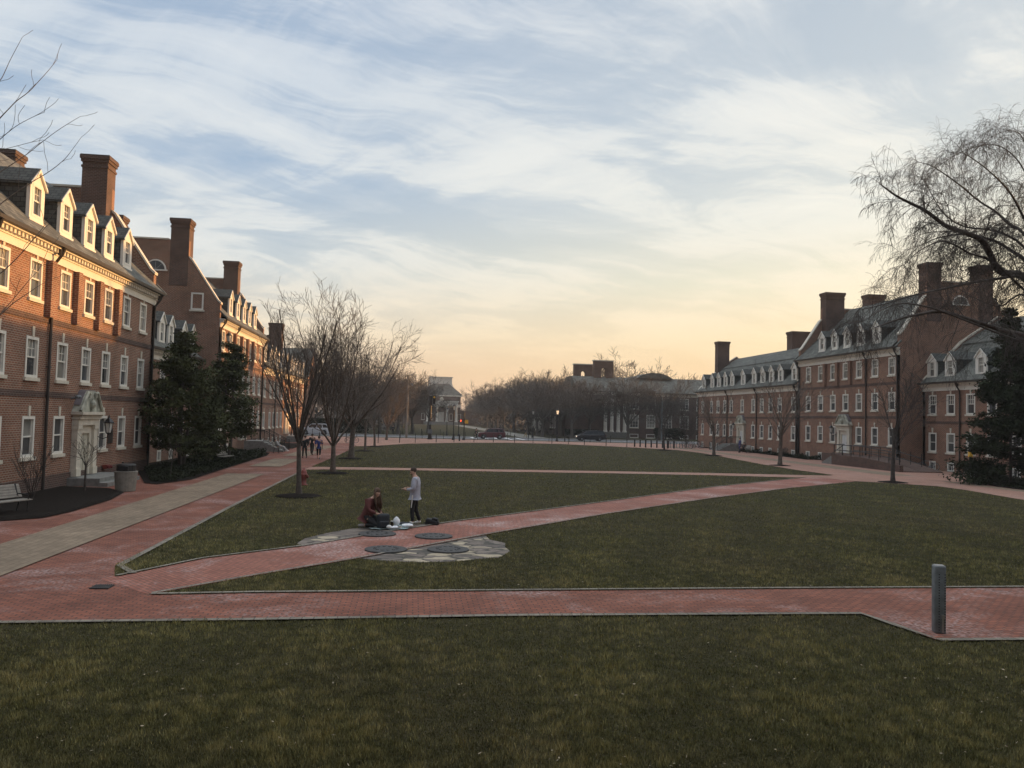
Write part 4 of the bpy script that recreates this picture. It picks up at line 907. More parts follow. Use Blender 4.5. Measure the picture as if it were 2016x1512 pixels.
# the overhanging tree at the upper right: trunk outside the frame, limbs traced to real distances
LD = {5: .45, 6: .3, 7: .5, 11: .35, 1: .7}
def overhang(limbs, root, fork, r0, seed, m, twigs, drop, name, label, tl, dens, step):
    rg = random.Random(seed); tr, cr = [], []
    tr.append((np.array([root, tuple((Vector(root)*.6+Vector(fork)*.4)), fork]), np.array([r0*1.2, r0, r0*.8])))
    def smooth(p, k=2):
        p = [Vector(q) for q in p]
        for _ in range(k):
            q = [p[0]]
            for i in range(len(p)-1): q += [p[i].lerp(p[i+1], .25), p[i].lerp(p[i+1], .75)]
            p = q+[p[-1]]
        return p
    def arch(q, d, ln, r, lev):
        ns = 6 if lev == 0 else 5; p = q.copy(); P = [p.copy()]
        for i in range(ns):
            d = (d+Vector((rg.gauss(0, .16), rg.gauss(0, .16), rg.gauss(0, .12)-drop*(i+1)/ns*(1. if lev else .75)))).normalized(); p = p+d*(ln/ns); P.append(p.copy())
        cr.append((np.array([tuple(v) for v in P]), np.linspace(r, max(.003, r*.3), ns+1)))
        if lev < 2:
            for j in range(int(twigs[lev]*(.7+.6*rg.random()))):
                i = rg.randint(1, ns-1); dd = (P[i+1]-P[i]).normalized(); a = R(25+30*rg.random())
                arch(P[i], (dd*math.cos(a)+perp(dd, rg)*math.sin(a)).normalized(), ln*(.35+.3*rg.random()), r*.55, lev+1)
    for li, (r, p) in enumerate(limbs):
        r *= .58 if len(limbs) > 10 else .46; dn_ = dens*(LD.get(li, 1.) if len(limbs) > 10 else 1.)
        q = smooth([tuple(Vector(fork).lerp(Vector(p[0]), .0))] + [tuple(Vector(fork).lerp(Vector(p[0]), .55)+Vector((0, 0, -.15)))] + list(p), 2)
        n = len(q); rad = np.linspace(r*1.25, max(.006 if len(limbs) > 10 else .0028, r*.13), n)
        i = 0
        cr.append((np.array([tuple(v) for v in q]), rad))
        total = sum((q[i+1]-q[i]).length for i in range(n-1)); acc = 0
        for i in range(n//6, n-1):
            acc += (q[i+1]-q[i]).length
            while acc > step:
                acc -= step; dd = (q[i+1]-q[i]).normalized(); a = R(35+40*rg.random())
                if rg.random() < dn_:
                    nd = (dd*math.cos(a)+perp(dd, rg)*math.sin(a)+Vector((0, 0, .25))).normalized()
                    arch(q[i], nd, tl*(.55+.7*rg.random()), max(.0055 if len(limbs) > 10 else .003, min(.015, rad[i]*.28)), 0)
        for k in range(4 if len(limbs) > 10 else 1): arch(q[-1], ((q[-1]-q[-3]).normalized()+perp((q[-1]-q[-3]).normalized(), rg)*.5).normalized(), tl*.7, .008 if len(limbs) > 10 else .0026, 0)
    t = thing(name, label, 'tree', (root[0], root[1], 0)); off = np.array([root[0], root[1], 0.])
    V, F = tubes_np(tr, lambda r: 12); o = put('trunk', np_mesh('trunk', V-off, F, m, True), t)
    V, F = tubes_np(cr, kof); o = put('crown', np_mesh('crown', V-off, F, m, True), t)
overhang(WILLOW, (22., 22., -.1), (21.7, 22., 5.6), .42, 5, 'barkw', (8, 5), .40, 'weeping_tree', 'large bare tree with arching limbs and drooping twigs at the right edge', 1.25, 1., .15)
overhang(TWIGS, (-7.6, 11., -.1), (-7.3, 11., 3.2), .16, 9, 'bark', (0, 0), -.25, 'bare_tree', 'bare tree mostly outside the left edge, showing only thin budding twigs', .35, .8, .22)
# bare wood beyond the road
farm = [tree_meshes(80+i, FAR, 'barkf') for i in range(4)] + [tree_meshes(90, dict(FAR, ang=[0, 30, 36, 40, 40], len=[3., 6., 3., 1.7, .9]), 'barkf')]
spots = [(0., 151., 1.05, 'left'), (3.2, 168., 1.05, 'left'), (-6., 148., 1.0, 'left')]
for i in range(9): spots.append((-3+rng.gauss(0, 1.5), 146+i*19+rng.gauss(0, 3), .9+rng.random()*.25, 'left'))
for i in range(9): spots.append((-14+rng.gauss(0, 2), 150+i*18+rng.gauss(0, 3), 1.+rng.random()*.3, 'left'))
for i in range(7): spots.append((-30+rng.gauss(0, 4), 152+i*24+rng.gauss(0, 4), 1.1+rng.random()*.3, 'left'))
for i in range(13): spots.append((25.5+i*.15+rng.gauss(0, 1.), 150+i*14+rng.gauss(0, 3), .88+rng.random()*.22, 'right'))
for i in range(12): spots.append((30.5+rng.gauss(0, 1.2), 158+i*15+rng.gauss(0, 3), .9+rng.random()*.25, 'right'))
for x, y, s in ((34.2, 150.5, .92), (41.5, 149, 1.0), (47.2, 147.5, .95), (30., 147., .85), (56., 190., 1.25), (66, 200, 1.3), (48., 185., 1.3), (38, 182., 1.2), (60, 148, .9), (75, 160, 1.2)): spots.append((x, y, s, 'right'))
for i in range(22): spots.append((-30+i*5.4+rng.gauss(0, 1.5), 345+rng.gauss(0, 12), 1.+rng.random()*.3, 'back'))
LBL = {'left': 'bare brown tree in the grove left of the distant portico hall', 'right': 'bare brown tree in the dark grove right of the distant portico hall', 'back': 'bare tree in the hazy line at the far end of the green'}
for i, (x, y, s, w) in enumerate(spots):
    if w == 'back' and abs(x-13.6) < 13: y += 30
    plant('bare_tree', LBL[w], 'tree', farm[i % 5], (x, y, 0), rng.random()*6.28, s*rng.uniform(.92, 1.05)*{'left': 1.2, 'right': 1.32, 'back': 1.1}[w], 'bare trees beyond the road, '+w)
g_ = np.random.default_rng(77); n = 9000
x = np.where(g_.random(n) < .5, -40+g_.random(n)*36, 24+g_.random(n)*40); y = 170+g_.random(n)*230; V, F = quads(np.stack([x, y, g_.random(n)**1.5*4.5+.2], 1), .35+.5*g_.random(n), g_)
o = bpy.data.objects.new('undergrowth', np_mesh('undergrowth', V, F, 'barkf')); COL.objects.link(o); tag(o, 'dark tangled undergrowth between the far trunks', 'undergrowth', kind='stuff')
# ------------------------------------------------------------------ vehicles
def bevelled(mb, name, mats, w, parent, seg=2):
    o = mb.build(name, mats, parent); bm = bmesh.new(); bm.from_mesh(o.data); bmesh.ops.remove_doubles(bm, verts=bm.verts, dist=1e-5)
    bmesh.ops.recalc_face_normals(bm, faces=bm.faces)
    ed = [e for e in bm.edges if len(e.link_faces) == 2 and e.calc_face_angle(0) > .6]
    bmesh.ops.bevel(bm, geom=ed, offset=w, segments=seg, affect='EDGES', profile=.6, clamp_overlap=True)
    bm.to_mesh(o.data); bm.free(); o.data.polygons.foreach_set('use_smooth', [True]*len(o.data.polygons)); return o
def vehicle(name, label, cat, loc, rz, paint, prof, cab, ln, W, wb, wr, lights_on=False, rack=False):
    t = thing(name, label, cat, loc, rz)
    f, b = wb; n = 8; ra = wr+.06; zb = .26
    def arch(c): return [(c+ra*math.cos(math.pi*i/n), max(zb, wr+ra*math.sin(math.pi*i/n))) for i in range(n+1)]
    pts = [(-ln/2+.02, zb+.08)] + [(b-ra, zb)] + arch(b)[::-1][1:-1] + [(b+ra, zb), (f-ra, zb)] + arch(f)[::-1][1:-1] + [(f+ra, zb)] + [(ln/2-.02, zb+.08)] + prof
    m = MB(); m.prism(pts, 1, -W/2, W/2); body = bevelled(m, 'body', 'car_'+paint, .045, t)
    # cabin: cab = bottom-front, top-front, top-rear, bottom-rear (x,z)
    (x0, z0), (x1, z1), (x2, z2), (x3, z3) = cab; wb_, wt = W/2-.06, W/2-.21
    g = MB(); v = [(x0, z0, wb_), (x1, z1, wt), (x2, z2, wt), (x3, z3, wb_)]
    Lp = [(x, w, z) for x, z, w in v]; Rp = [(x, -w, z) for x, z, w in v]
    g.poly(Lp); g.poly(Rp[::-1])
    for i in range(4): j = (i+1) % 4; g.poly([Lp[j], Lp[i], Rp[i], Rp[j]])
    g.build('windows', 'carglass', t)
    r = MB(); rf = [(x1+.08, z1-.03), (x1-.05, z1+.035), (x1-.5, z1+.06), (x2+.4, z2+.06), (x2+.02, z2+.03), (x2-.05, z2-.04)]
    r.prism(rf, 1, -wt-.03, wt+.03)
    r_ = bevelled(r, 'roof', 'car_'+paint, .025, t)
    p = MB()
    for s in (-1, 1):
        p.tube([(x0+.02, s*(wb_+.01), z0-.02), (x1, s*(wt+.015), z1)], .045, 5); p.tube([(x3-.02, s*(wb_+.01), z3-.02), (x2, s*(wt+.015), z2)], .075, 5)
        for q in (.40, .72): xa = x1+(x2-x1)*q; xb = x0+(x3-x0)*(q*.85+.12); p.tube([(xb, s*(wb_+.005), z0-.02), (xa, s*(wt+.015), z1)], .04, 5)
    p.build('pillar', 'car_'+paint, t)
    if rack:
        k = MB()
        for s in (-1, 1): k.tube([(x1-.3, s*(wt-.05), z1+.12), (x2+.3, s*(wt-.05), z2+.12)], .02, 5); [k.box(x-.03, x+.03, s*(wt-.05)-.02, s*(wt-.05)+.02, z1+.03, z1+.11) for x in (x1-.4, x2+.4)]
        k.build('roof_rail', 'black', t)
    for i, (wx, s) in enumerate(((f, -1), (f, 1), (b, -1), (b, 1))):
        wl = MB(); wl.lathe([(wr*.62, -.10), (wr*.94, -.11), (wr, -.06), (wr, .06), (wr*.94, .11), (wr*.62, .10)], 22)
        o = wl.build('wheel', 'tire', t, True); o.location = (wx, s*(W/2-.13), wr); o.rotation_euler = (R(-90*s), 0, 0)
        q = MB(); q.lathe([(wr*.61, .05), (wr*.61, .085), (wr*.5, .07), (wr*.16, .10), (.02, .11)], 22)
        for a in range(5):
            c, d = math.cos(a*1.2566), math.sin(a*1.2566); q.tube([(c*.05, d*.05, .09), (c*wr*.58, d*wr*.58, .085)], .035, 4)
        q.build('rim', 'rim', o)
    zh = prof[0][1]
    for s in (-1, 1):
        h = MB(); h.box(ln/2-.14, ln/2+.012, s*(W/2-.40)-.17, s*(W/2-.40)+.17, .68, .84); h.build('headlight', 'headl' if lights_on and s > 0 else 'lensc', t)
        h = MB(); h.box(-ln/2-.012, -ln/2+.1, s*(W/2-.20)-.09, s*(W/2-.20)+.09, .80, 1.12); h.build('tail_light', 'lensr', t)
        h = MB(); h.ball((x0-.25, s*(W/2+.07), z0+.06), (.09, .11, .08), 8); h.build('mirror', 'car_'+paint, t)
        h = MB(); h.box(x0-1.55, x0-1.38, s*(W/2)-.012, s*(W/2)+.012, z0-.16, z0-.12); h.build('door_handle', 'black', t)
    bu = MB(); bu.box(ln/2-.1, ln/2+.05, -W/2+.08, W/2-.08, .36, .58); bu.build('front_bumper', 'black', t)
    bu = MB(); bu.box(-ln/2-.06, -ln/2+.1, -W/2+.08, W/2-.08, .38, .62); bu.build('rear_bumper', 'black', t)
    gr = MB(); gr.box(ln/2-.05, ln/2+.02, -.5, .5, .66, .80); gr.build('grille', 'black', t)
    sh = MB(); sh.box(f-.5, f+.5, -W/2+.28, W/2-.28, .24, .6); sh.box(b-.5, b+.5, -W/2+.28, W/2-.28, .24, .6); sh.build('underbody', 'tire', t)
    return t
vehicle('parked_car', 'dark red boxy sport utility vehicle on the road in the middle of the picture', 'car', (12.9, 129.4, .004), R(180), 'red',
        [(2.2, .72), (2.16, .98), (1.95, 1.06), (1.15, 1.12), (-1.9, 1.14), (-2.2, 1.10), (-2.24, .75)], [(1.2, 1.10), (.62, 1.68), (-1.82, 1.70), (-2.08, 1.12)], 4.5, 1.84, (1.36, -1.32), .37, rack=True)
vehicle('minivan', 'dark minivan with one headlight on, on the road to the right', 'van', (29.9, 131., .004), R(180), 'navy',
        [(2.5, .62), (2.42, .86), (1.75, 1.04), (1.4, 1.08), (-2.2, 1.12), (-2.46, 1.05), (-2.5, .7)], [(1.75, 1.03), (.72, 1.70), (-2.0, 1.72), (-2.38, 1.08)], 5.05, 1.98, (1.62, -1.42), .35, lights_on=True)
vehicle('parked_car', 'silver sport utility vehicle seen between the tree trunks beyond the left path', 'car', (-15.6, 130.6, .004), R(180), 'silver',
        [(2.45, .75), (2.4, 1.02), (2.2, 1.1), (1.2, 1.16), (-2.0, 1.18), (-2.4, 1.14), (-2.44, .8)], [(1.25, 1.14), (.6, 1.74), (-1.75, 1.76), (-2.15, 1.16)], 4.95, 1.95, (1.5, -1.45), .40, rack=True)
# ------------------------------------------------------------------ bicycles
def bicycle(label, loc, rz, paint='black', basket=False, lean=.12, group=None):
    t = thing('bicycle', label, 'bicycle', loc, rz, group); t.rotation_euler = (lean, 0, rz)
    for x in (-.52, .52):
        w = MB(); n = 26
        w.tube([(x+.33*math.cos(2*math.pi*i/n), 0, .345+.33*math.sin(2*math.pi*i/n)) for i in range(n+1)], .018, 5, cap=False)
        for k in range(12): a = k*math.pi/6; w.tube([(x, 0, .345), (x+.32*math.cos(a), 0, .345+.32*math.sin(a))], .003, 3)
        o = w.build('wheel', 'tire', t); q = MB(); q.tube([(x+.305*math.cos(2*math.pi*i/n), 0, .345+.305*math.sin(2*math.pi*i/n)) for i in range(n+1)], .012, 4, cap=False); q.tube([(x, -.05, .345), (x, .05, .345)], .03, 8); q.build('rim', 'rim', o)
    f = MB(); bb, st, ht, hb = (-.08, 0, .30), (-.22, 0, .80), (.36, 0, .82), (.40, 0, .68)
    for a, b in ((bb, st), (st, ht), (bb, hb), (ht, hb)): f.tube([a, b], .018, 6)
    for s in (-.045, .045): f.tube([(-.52, s, .345), bb], .011, 5); f.tube([(-.52, s, .345), st], .010, 5); f.tube([hb, (.46, s, .55), (.52, s, .345)], .012, 5)
    f.build('frame', paint, t)
    s = MB(); s.tube([st, (-.25, 0, .92)], .013, 6); s.prism([(-.40, -.07), (-.38, .07), (-.16, .025), (-.12, 0), (-.16, -.025)], 2, .92, .97); s.build('saddle', 'blackc', t)
    h = MB(); h.tube([ht, (.35, 0, .98)], .014, 6); h.tube([(.28, -.29, .97), (.38, -.2, 1.0), (.35, 0, .98), (.38, .2, 1.0), (.28, .29, .97)], .013, 6); h.build('handlebar', 'black', t)
    c = MB(); c.lathe([(.09, -.005), (.09, .005)], 14); o = c.build('crank', 'rim', t); o.location = (bb[0], -.05, bb[2]); o.rotation_euler = (R(90), 0, 0)
    if basket:
        b = MB(); b.box(-.72, -.40, -.14, .14, .74, .98); b.build('basket', 'plastic', t)
    return t
bicycle('dark bicycle with pale wheels leaning in front of the spruce at the right', (40.2, 52.2, .03), R(175), 'black', True)
bicycle('second bicycle half hidden in the dark spruce branches', (41.1, 52.6, .03), R(160), 'black')
bicycle('light framed bicycle leaning by the basement window of the near right wing', (43.7, 62.4, .03), R(150), 'galv')
tb = bicycle('bicycle parked at the far end of the left path near the fence posts', (-7.3, 97.6, .03), R(10), 'black')
bicycle('second bicycle parked beyond the walkers at the end of the left path', (-9.6, 99.2, .03), R(35), 'black')
for i in range(6): bicycle('bicycle in the crowded rack at the far right corner of the lawn', (36.3+i*.75, 102.5+i*.8, .03), R(100+rng.uniform(-25, 25)), ('black', 'galv', 'hydr', 'black', 'car_silver', 'black')[i], False, rng.uniform(-.15, .15), 'bicycles in the far rack')
rk = MB()
for i in range(7):
    x = i*.8; rk.tube([(x, 0, 0), (x, 0, .8), (x+.15, 0, .92), (x+.45, 0, .92), (x+.6, 0, .8), (x+.6, 0, 0)], .03, 6)
o = rk.build('bicycle_rack', 'galv'); o.location = (34.6, 104.2, .02); o.rotation_euler[2] = R(40); tag(o, 'metal hoop bicycle rack at the far right corner of the lawn', 'bike rack')
# ------------------------------------------------------------------ street furniture
pm = MB(); pm.box(-.035, .035, -.035, .035, 0, 1.04); pm.box(-.05, .05, -.05, .05, 1.04, 1.09); pm.lathe([(.03, 1.09), (.05, 1.13), (.01, 1.18)], 8)
pmm = pm.mesh('fence_post', 'black')
far = [(-11.4, 100), (-8.2, 100.6), (-4.2, 99.4), (-1.6, 102.), (.4, 103.9), (3.2, 106.6), (5.7, 108.6), (8.6, 110.5), (11.5, 112.2), (14.6, 112.6), (17.3, 112.6), (20., 112.2), (22.2, 111.2), (24.2, 109.6), (26.8, 107.4), (29., 104.6), (31., 102.4), (33.2, 100.2)]
for x, y in far: tag(put('fence_post', pmm, None, (x, y, .024), rng.random()), 'slim black fence post along the far edge of the green', 'post', 'fence posts along the far edge of the green')
for i in range(15): tag(put('fence_post', pmm, None, (-15+i*3.3, 122.2, .024)), 'slim black fence post along the near kerb of the road', 'post', 'fence posts along the road')
for i in range(12): tag(put('fence_post', pmm, None, (-12+i*3.4+(6 if i > 5 else 0), 143.2, 0)), 'slim black fence post on the far side of the road', 'post', 'fence posts beyond the road')
bl = MB(); bl.lathe([(.10, 0), (.10, .85), (.11, .86), (.11, .93), (.06, 1.0), (.01, 1.02)], 12); blm = bl.mesh('bollard', 'black')
for i in range(8): tag(put('bollard', blm, None, (30.6+i*.62, 106.4-i*.55, .024), 0, (1, 1, 1.05)), 'short black bollard in the tight row at the far right corner of the lawn', 'bollard', 'tight row of black bollards')
for x, y, l in ((6.75, 114., 'lone short black bollard beside the lantern post in the middle'), (23.9, 122.6, 'lone short black bollard beside the lit lantern post')): tag(put('bollard', blm, None, (x, y, .024)), l, 'bollard')
def lamp_post(label, loc, h=4.6, lit=False, group=None):
    t = thing('street_lamp', label, 'lamp', loc, 0, group)
    p = MB(); p.lathe([(.22, 0), (.24, .05), (.20, .3), (.13, .5), (.11, .9), (.075, 1.), (.06, h-.9), (.09, h-.85), (.05, h-.78), (.10, h-.7)], 12); p.build('pole', 'black', t)
    f = MB()
    for a in range(6):
        q = 2*math.pi*(a+.5)/6; f.tube([(.14*math.cos(q), .14*math.sin(q), h-.72), (.23*math.cos(q), .23*math.sin(q), h-.12)], .014, 4)
    f.lathe([(.12, h-.75), (.16, h-.71)], 6); f.lathe([(.27, h-.12), (.27, h-.08), (.16, h+.1), (.06, h+.18), (.03, h+.28), (.005, h+.34)], 6); f.build('lantern_frame', 'black', t)
    g = MB(); g.lathe([(.13, h-.70), (.215, h-.125)], 6); g.build('lantern_glass', 'lit' if lit else 'lampglass', t); return t
GS = 'black lantern posts near the road'
lamp_post('black lantern post, left and farther of the pair before the distant portico', (6.05, 140.6, .03), 4.9, group=GS)
lamp_post('black lantern post, right and nearer of the pair before the distant portico', (6.1, 118.5, .024), 5.2, group=GS)
lamp_post('unlit black lantern post beyond the road before the dark grove', (21.9, 143.2, 0), 5., group=GS)
lamp_post('black lantern post with its lamp glowing, right of the road crossing', (22.7, 122.9, .024), 5.0, True, group=GS)
# pedestrian signals and the traffic signal mast
def ped_signal(label, loc, kind, rz=0.):
    t = thing('traffic_signal', label, 'traffic signal', loc, rz)
    p = MB(); p.lathe([(.28, 0), (.25, .08), (.16, .4), (.07, .45), (.07, 4.1), (.03, 4.25)], 10); p.build('pole', 'black', t)
    if kind == 'red':
        b = MB(); b.box(.10, .56, -.16, .12, 2.55, 3.05); b.box(.07, .10, -.05, .05, 2.6, 2.9); b.build('housing', 'black', t)
        s = MB(); s.prism([(.20, 2.66), (.28, 2.62), (.40, 2.64), (.46, 2.74), (.44, 2.92), (.36, 2.99), (.29, 2.97), (.22, 2.86)], 1, -.175, -.162); s.build('hand_symbol', 'sigred', t)
    else:
        b = MB(); b.box(.10, .60, -.12, .16, 2.5, 3.05); b.box(.05, .10, -.05, .05, 2.6, 2.9); b.box(.14, .56, -.15, -.121, 2.54, 3.0); b.build('housing', 'yellow', t)
    return t
ped_signal('black pole with a pedestrian signal showing a glowing red hand', (8.15, 140.4, .03), 'red')
ped_signal('black pole carrying a yellow pedestrian signal box turned away', (7.75, 119.6, .024), 'yellow')
ts = thing('traffic_signal', 'thick black traffic signal mast with signal heads in the middle distance', 'traffic signal', (2.6, 119.5, .024))
p = MB(); p.box(-.36, .36, -.36, .36, 0, .16); p.lathe([(.32, .16), (.24, 1.), (.16, 1.05), (.13, 6.4), (.04, 6.5)], 12); p.build('mast', 'black', ts)
h = MB(); h.box(-.22, .22, -.42, -.14, 5.1, 6.5); h.box(.3, .7, -.2, .2, 5.3, 6.6); h.box(.12, .3, -.04, .04, 5.6, 5.7); h.build('signal_head', 'black', ts)
for k in range(3):
    v = MB(); v.tube([(.5, -.2, 6.35-k*.42), (.5, -.38, 6.35-k*.42)], .15, 10); v.build('visor', 'yellow' if k == 0 else 'black', ts)
c = MB(); c.box(-.34, .34, -.6, -.37, .9, 1.5); c.box(-.2, .2, -.55, -.2, 2.2, 2.7); c.build('control_box', 'galv', ts)
up = thing('utility_pole', 'tall pale wooden utility pole left of the distant portico hall', 'pole', (-.9, 123.0, .0))
p = MB(); p.lathe([(.19, 0), (.13, 9.4), (.12, 9.6)], 10); p.build('pole', 'wood', up); q = MB(); q.box(.12, .75, -.05, .05, 8.4, 8.5); q.box(.55, .8, -.12, .12, 8.15, 8.4); q.build('bracket', 'galv', up)
sl = thing('street_lamp', 'tall grey cobra-head street lamp beyond the road at the right', 'lamp', (46.2, 142.8, 0))
p = MB(); p.lathe([(.14, 0), (.07, 8.7)], 10); p.tube([(0, 0, 8.6), (-.3, 0, 9.1), (-1.1, 0, 9.35)], .045, 6); p.build('pole', 'galv', sl); q = MB(); q.ball((-1.35, 0, 9.33), (.38, .14, .1), 10); q.build('lamp_head', 'galv', sl)
# hydrant
hy = thing('fire_hydrant', 'weathered red fire hydrant at the path edge behind the nearest left tree', 'hydrant', (-5.25, 40.0, 0))
m = MB(); m.lathe([(.20, 0), (.20, .05), (.13, .07), (.13, .48), (.18, .50), (.18, .55), (.15, .57), (.14, .66), (.09, .76), (.035, .79), (.035, .85), (.005, .86)], 14); m.build('barrel', 'hydr', hy, True)
for a, r in ((0, .065), (180, .065), (270, .085)):
    q = MB(); q.lathe([(r*.8, .10), (r*.8, .17), (r*1.2, .175), (r*1.2, .22), (r*.3, .23), (r*.3, .26)], 10); o = q.build('nozzle', 'hydr', hy); o.location = (0, 0, .42); o.rotation_euler = (0, R(90), R(a))
# trash bin
tr = thing('trash_bin', 'round concrete litter bin with a dark metal lid in front of the left hall', 'litter bin', (-12.2, 35.9, 0.004))
m = MB(); m.lathe([(.38, 0), (.40, .03), (.46, .78), (.47, .86), (.40, .87), (.38, .80)], 24); m.build('bin', 'conc', tr)
m = MB(); m.lathe([(.40, .871), (.39, 1.12), (.36, 1.17), (.1, 1.19), (.02, 1.19)], 20); m.build('lid', 'black', tr)
m = MB(); m.box(-.2, .2, -.405, -.3, .92, 1.08); m.build('opening', 'tire', tr)
# benches
def bench(label, loc, rz):
    t = thing('park_bench', label, 'bench', loc, rz)
    s = MB(); [s.box(-.9, .9, .02+i*.085, .09+i*.085, .43, .465) for i in range(5)]; s.build('seat', 'wood', t)
    b = MB()
    for i in range(5): z = .52+i*.085; y = .46+i*.035; b.prism([(y, z), (y+.03, z+.01), (y+.058, z+.075), (y+.03, z+.065)], 0, -.9, .9)
    b.build('backrest', 'wood', t)
    for x in (-.75, .75):
        l = MB(); l.tube([(x, .06, 0), (x, .06, .42), (x, .45, .42), (x, .62, .95)], .024, 5); l.tube([(x, .42, .42), (x, .52, 0)], .024, 5); l.tube([(x, .06, .42), (x, .03, .62), (x, .5, .64)], .02, 5); l.build('leg', 'black', t)
    return t
bench('weathered slatted bench at the left edge of the picture facing the path', (-12.75, 27.2, .03), R(68))
bench('pale slatted bench in front of the dark evergreens on the left', (-12.3, 55.6, .036), R(80))
bench('bench with a reclining person beside the left wing beyond the stairs', (-11.2, 70.4, .036), R(85))
bench('bench against the long right wing where a person in black sits', (40.6, 93.0, .03), R(-95))
# wall lanterns, plaque, siamese connection
wall_lantern('wall_lantern', 'black hexagonal lantern on a bracket right of the stone doorway on the left', (XL+.02, 40.95, 2.15), R(90))
wall_lantern('wall_lantern', 'black lantern beside the white door of the tall right hall', (XR-.02, 75.9, 2.75), R(-90))
wall_lantern('wall_lantern', 'black lantern beside the white door of the long right wing', (XR-.02, 100.7, 2.75), R(-90))
wall_lantern('wall_lantern', 'small black floodlight lantern high on the corner of the second left hall', (XL+.02, 65.2, 8.9), R(90))
m = MB(); m.box(0, .03, -.32, .32, 0, .75); o = m.build('wall_plaque', 'gut'); o.location = (XL+.004, 42.75, 1.75); tag(o, 'dark plaque on the brick wall right of the stone doorway', 'plaque')
sc = thing('fire_connection', 'red twin-headed fire hose connection low on the left brick wall', 'hose connection', (XL+.01, 41.9, .62))
m = MB(); m.tube([(0, 0, 0), (.2, 0, 0)], .09, 10); m.box(.12, .3, -.22, .22, -.1, .1); m.build('body', 'hydr', sc)
for y in (-.15, .15): m = MB(); m.tube([(.3, y, 0), (.42, y*1.3, -.03)], .075, 10); m.build('cap', 'redp', sc)
ff = MB(); ff.tube([(0, 0, 0), (.25, 0, .05)], .04, 6); ff.ball((.3, -.12, .08), (.1, .08, .08), 8); ff.ball((.3, .12, .08), (.1, .08, .08), 8); o = ff.build('floodlight', 'galv'); o.location = (XL+.01, 37.9, 3.95); tag(o, 'twin floodlight on the brick wall left of the stone doorway', 'floodlight')
sp2 = MB(); sp2.tube([(0, 0, 0), (0, 0, .75)], .05, 8); sp2.tube([(.1, .35, 0), (.1, .35, .62)], .045, 8); o = sp2.build('standpipe', 'black'); o.location = (-15., 43.6, .0); tag(o, 'pair of short standpipes at the wall foot behind the concrete bin', 'standpipe')
# steps and railings
stp = MB(); stp.box(0, 1.45, -1.55, 2.35, 0, .36); stp.box(1.454, 1.85, -1.7, 2.5, 0, .18); o = stp.build('front_steps', 'step'); o.location = (XL+.004, 39.3, .004); tag(o, 'two broad dark stone steps before the stone doorway on the left', 'steps')
def railing(name, label, pts, h=.95, gap=.14, top=None, loc=(0, 0, 0)):
    m = MB(); P = [Vector(p) for p in pts]; up = Vector((0, 0, h)); lo = Vector((0, 0, .12))
    m.tube([p+up for p in P], .028, 6); m.tube([p+lo for p in P], .02, 5); m.tube([p+up*.88 for p in P], .016, 4)
    for p in P: m.tube([p, p+up+Vector((0, 0, .08))], .035, 6)
    for a, b in zip(P, P[1:]):
        n = max(1, int((b-a).length/gap))
        for i in range(1, n): q = a.lerp(b, i/n); m.tube([q+lo, q+up*.88], .010, 4)
    o = m.build(name, 'black'); o.location = loc; return tag(o, label, 'railing')
def stairs(label, x0, x1, y0, y1, zt, n, axis, m='step'):
    """axis: ('x',dir) descending towards dir"""
    b = MB(); a, d = axis; run = .34
    b.box(x0, x1, y0, y1, 0, zt)
    for i in range(1, n):
        z = zt*(1-i/n); s = (i-1)*run
        if a == 'x': q = sorted((x1+s+.003, x1+s+run)) if d > 0 else sorted((x0-s-.003, x0-s-run)); b.box(q[0], q[1], y0, y1, 0, z)
        else: q = sorted((y1+s+.003, y1+s+run)) if d > 0 else sorted((y0-s-.003, y0-s-run)); b.box(x0, x1, q[0], q[1], 0, z)
    o = b.build('front_steps', m); return tag(o, label, 'steps')
stairs('stone landing and steps with black railings at the door of the second tall left hall', XL+.6, -13.1, 72.4, 75.2, .93, 6, ('x', 1)).location = (0, 0, .01)
railing('stair_railing', 'nearer black railing on the stone steps of the second tall left hall', [(XL+.7, 72.5, .94), (-13.1, 72.5, .94), (-11.3, 72.5, .05)])
railing('stair_railing', 'farther black railing on the stone steps of the second tall left hall', [(XL+.7, 75.1, .94), (-13.1, 75.1, .94), (-11.3, 75.1, .05)])
railing('stair_railing', 'black railing before the door of the far left wing', [(XL+1.8, 96.2, .7), (XL+1.8, 100.8, .7), (XL+.7, 100.8, .7)])
tag(stairs('stone landing before the door of the far left wing', XL+.6, XL+1.95, 96.1, 100.9, .72, 1, ('x', 1)), None, None)
stairs('grey stone steps with black railing at the door of the long right wing', 40.9, XR-.6, 97.9, 100.8, .93, 6, ('x', -1)).location = (0, 0, .01)
railing('stair_railing', 'nearer black railing on the steps of the long right wing', [(XR-.7, 97.95, .94), (40.9, 97.95, .94), (39.2, 97.95, .05)])
railing('stair_railing', 'farther black railing on the steps of the long right wing', [(XR-.7, 100.75, .94), (40.9, 100.75, .94), (39.2, 100.75, .05)])
rp = thing('access_ramp', 'brick access ramp with dark rails before the white door of the tall right hall', 'ramp', (39.2, 59.5, 0))
m = MB(); m.prism([(0, 0), (10.5, 0), (10.5, .92), (5.5, .92), (0, .55)], 0, 0, .3); m.prism([(.0, 0), (15.8, 0), (15.8, .90), (5.5, .90), (0, .10)], 0, 1.9, 3.76)
m.prism([(.0, 0), (10.5, 0), (10.5, .88), (5.5, .88), (0, .08)], 0, .304, 1.896); m.build('wall', 'brickdark', rp)
s = MB()
for i in range(5): s.box(.0+.004, 1.89, 10.504+i*.36, 10.50+(i+1)*.36, 0, .92*(1-(i+1)/6))
s.build('step', 'step', rp)
rl = MB()
ln_ = [Vector((.15, .3, .56)), Vector((.15, 5.5, .93)), Vector((.15, 10.3, .93))]
